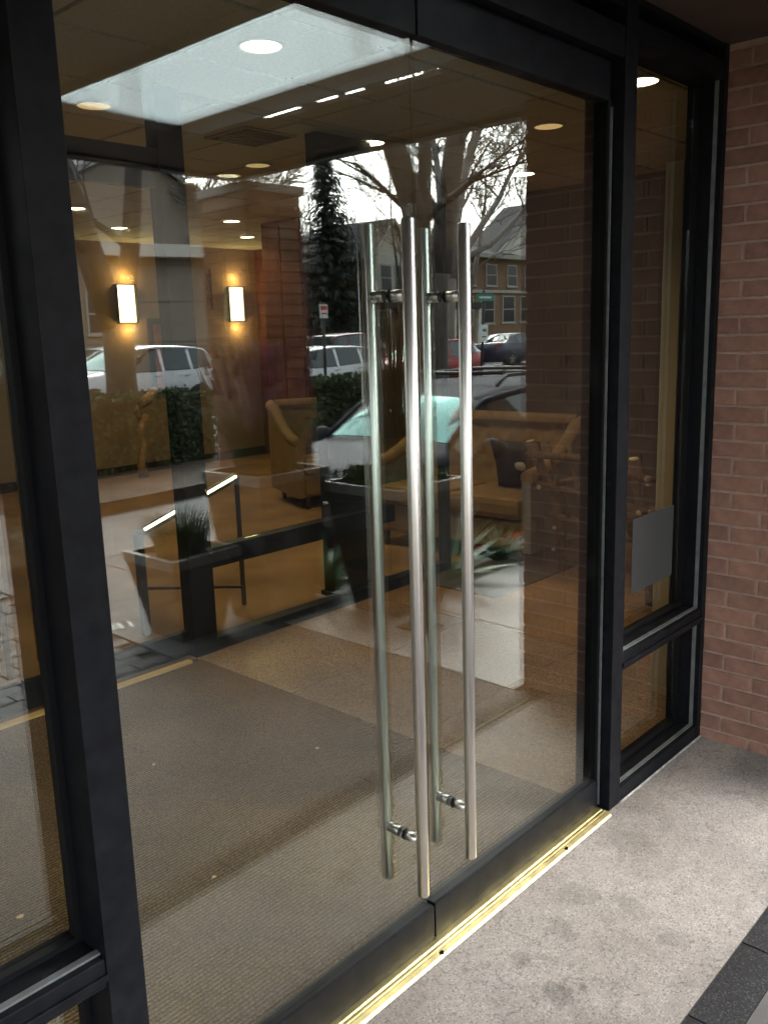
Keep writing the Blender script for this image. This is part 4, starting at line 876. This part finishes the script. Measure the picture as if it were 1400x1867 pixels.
# stucco block on the left
e = empty('stucco_building', (0, 0, 0), 0, 'big beige stucco building with dark roof behind the white SUV', 'building')
bx('wall', 6, 26.6, -42, -31, 0, 5.7, 'stucco', e)
for z in (1.5, 3.2, 4.7): bx('joint_line', 6, 26.6, -31, -30.985, z, z + .05, 'stucco_line', e)
gable(e, 11.5, 26.6, -42, -31, 5.7, 9.2, 'stucco', 'shingle')
bx('awning_band', 9, 24, -30.9, -30.2, 5.0, 5.5, 'siding', e)
for x in (9.5, 13, 17.2): window(e, x, 2.0, 1.2, 1.5, -30.99)
# gabled house
e = empty('gabled_house', (0, 0, 0), 0, 'two storey house with cream siding gable seen between the door bars', 'house')
bx('wall', 36.0, 45.0, -44, -35, 0, 5.4, 'house_brick', e); gable(e, 36.0, 45.0, -44, -35.0, 5.4, 8.0, 'siding', 'shingle')
bx('bay_wall', 36.3, 39.9, -36, -34.2, .2, 6.0, 'siding', e); gable(e, 36.3, 39.9, -39, -34.2, 6.0, 7.95, 'siding', 'shingle', 'bay_gable')
for i in range(9): bx('siding_board', 36.32, 39.88, -34.198, -34.18, 3.9 + i * .23, 3.9 + i * .23 + .2, 'siding', e)
bx('porch_roof', 35.7, 45.2, -34.9, -32.6, 3.1, 3.45, 'shingle', e); bx('lower_wall', 36.31, 39.89, -34.15, -34.1, .2, 3.0, 'house_brick_tan', e)
for x in (37.45, 38.75): window(e, x, 4.2, .85, 1.35, -34.17)
for x in (41.2, 43.4): window(e, x, 3.9, .9, 1.1, -34.99)
for x in (37.3, 39, 41.5, 43.6): window(e, x, 1.2, .9, 1.4, -34.09 if 36 < x < 40 else -34.99)
for x in (36.1, 40.2, 42.4, 44.8): bx('porch_post', x - .12, x + .12, -32.95, -32.7, 0, 3.1, 'siding', e)
# brick house on the right
e = empty('brick_house', (0, 0, 0), 0, 'brown brick house with white gable at the right of the street', 'house')
bx('wall', 45.4, 58, -46, -35, .3, 6.6, 'house_brick_tan', e); gable(e, 49.2, 59, -37.5, -35, 6.6, 10.2, 'siding', 'shingle'); MB().add([(44.1, -34.4, 6.7), (51.5, -34.4, 6.7), (51.5, -40, 8.4), (47, -40, 8.4), (44.1, -46, 6.7), (51.5, -46, 6.7)], [(0, 1, 2, 3), (0, 3, 4), (3, 2, 5, 4), (0, 4, 5, 1)]).build('side_roof', 'shingle', e, fix=True)
bx('eave_trim', 44.2, 58.4, -34.9, -34.3, 6.45, 6.7, 'trim', e); bx('belt_trim', 44.5, 58.1, -34.99, -34.8, 4.2, 4.4, 'trim', e)
for x in (46.4, 48.6, 50.9, 53, 55.5): window(e, x, 2.2, 1.25, 1.75, -34.99); window(e, x + .4, 4.75, 1.0, 1.3, -34.99)
window(e, 53.6, 7.0, .9, 1.1, -34.99)
bx('entry_step', 47, 49, -34.9, -34, .0, .6, 'concrete', e)
e = empty('distant_house', (0, 0, 0), 0, 'dark brick house low behind the conifer', 'house'); bx('wall', 27, 33.2, -46, -40, 0, 4.4, 'house_brick', e); gable(e, 27, 33.2, -46, -40, 4.4, 6.6, 'siding', 'shingle')
for x in (28.6, 31.2): window(e, x, 2.6, .9, 1.1, -39.99)
tag(MB().add([(44, -36, -.1), (70, -36, -.1), (70, -29, -.1), (44, -29, -.1), (44, -36, .4), (70, -36, .4)], [(3, 2, 5, 4), (0, 3, 4), (1, 5, 2)]).build('lawn', 'lawn'), kind='structure')
# iron fence
f = empty('iron_fence', (8, -27.6, 0), 0, 'black iron picket fence in front of the stucco building', 'fence')
for z in (.25, 1.15): bx('rail', 0, 15, -.02, .02, z, z + .05, 'iron', f)
pk = MB().box(-.014, .014, -.014, .014, 0, 1.4).mesh('picket', 'iron')
for i in range(101): o = link('picket', pk, f); o.location = (i * .15, 0, 0)
# signs
def sign(x, y, h, lab, panels):
    e = empty('street_sign', (x, y, -.05), 0, lab, 'sign'); MB().tube([(0, 0, 0), (0, 0, h)], .03, 8).build('pole', 'iron', e)
    for (z, w_, hh, m_, txts) in panels:
        p = bx('sign_panel', -w_ / 2, w_ / 2, .031, .04, z, z + hh, m_, e)
        for (bw_, bh_, zz, m2) in txts: bx('printed_bar', -bw_ / 2, bw_ / 2, .0402, .0412, z + zz - bh_ / 2, z + zz + bh_ / 2, m2, p)
sign(16.2, -11.6, 2.75, 'green street name sign on a pole behind the black car', [(2.44, .62, .17, 'green_sign', [(.44, .045, .085, 'white_paint')]), (1.45, .26, .42, 'white_paint', [(.14, .07, .28, 'green_sign'), (.16, .03, .12, 'iron')])])
sign(10.8, -11.6, 2.35, 'white and red parking sign on a thin pole near the silver crossover', [(2.06, .20, .26, 'white_paint', [(.16, .07, .19, 'sign_red'), (.14, .03, .09, 'sign_red')])])
lp = empty('street_lamp', (13.9, -11.7, 0), 0, 'small grey street lamp seen through the tree fork', 'street lamp'); MB().tube([(0, 0, 0), (0, 0, 4.6), (-.1, .1, 4.8), (-.6, .4, 4.9)], [.07, .05, .04, .035], 8).build('pole', 'iron', lp); MB().lathe([(.05, -.03), (.17, .02), (.19, .07), (.1, .13), (.01, .15)], 14, T(-.7, .45, 4.82)).build('lamp_head', 'rim', lp)
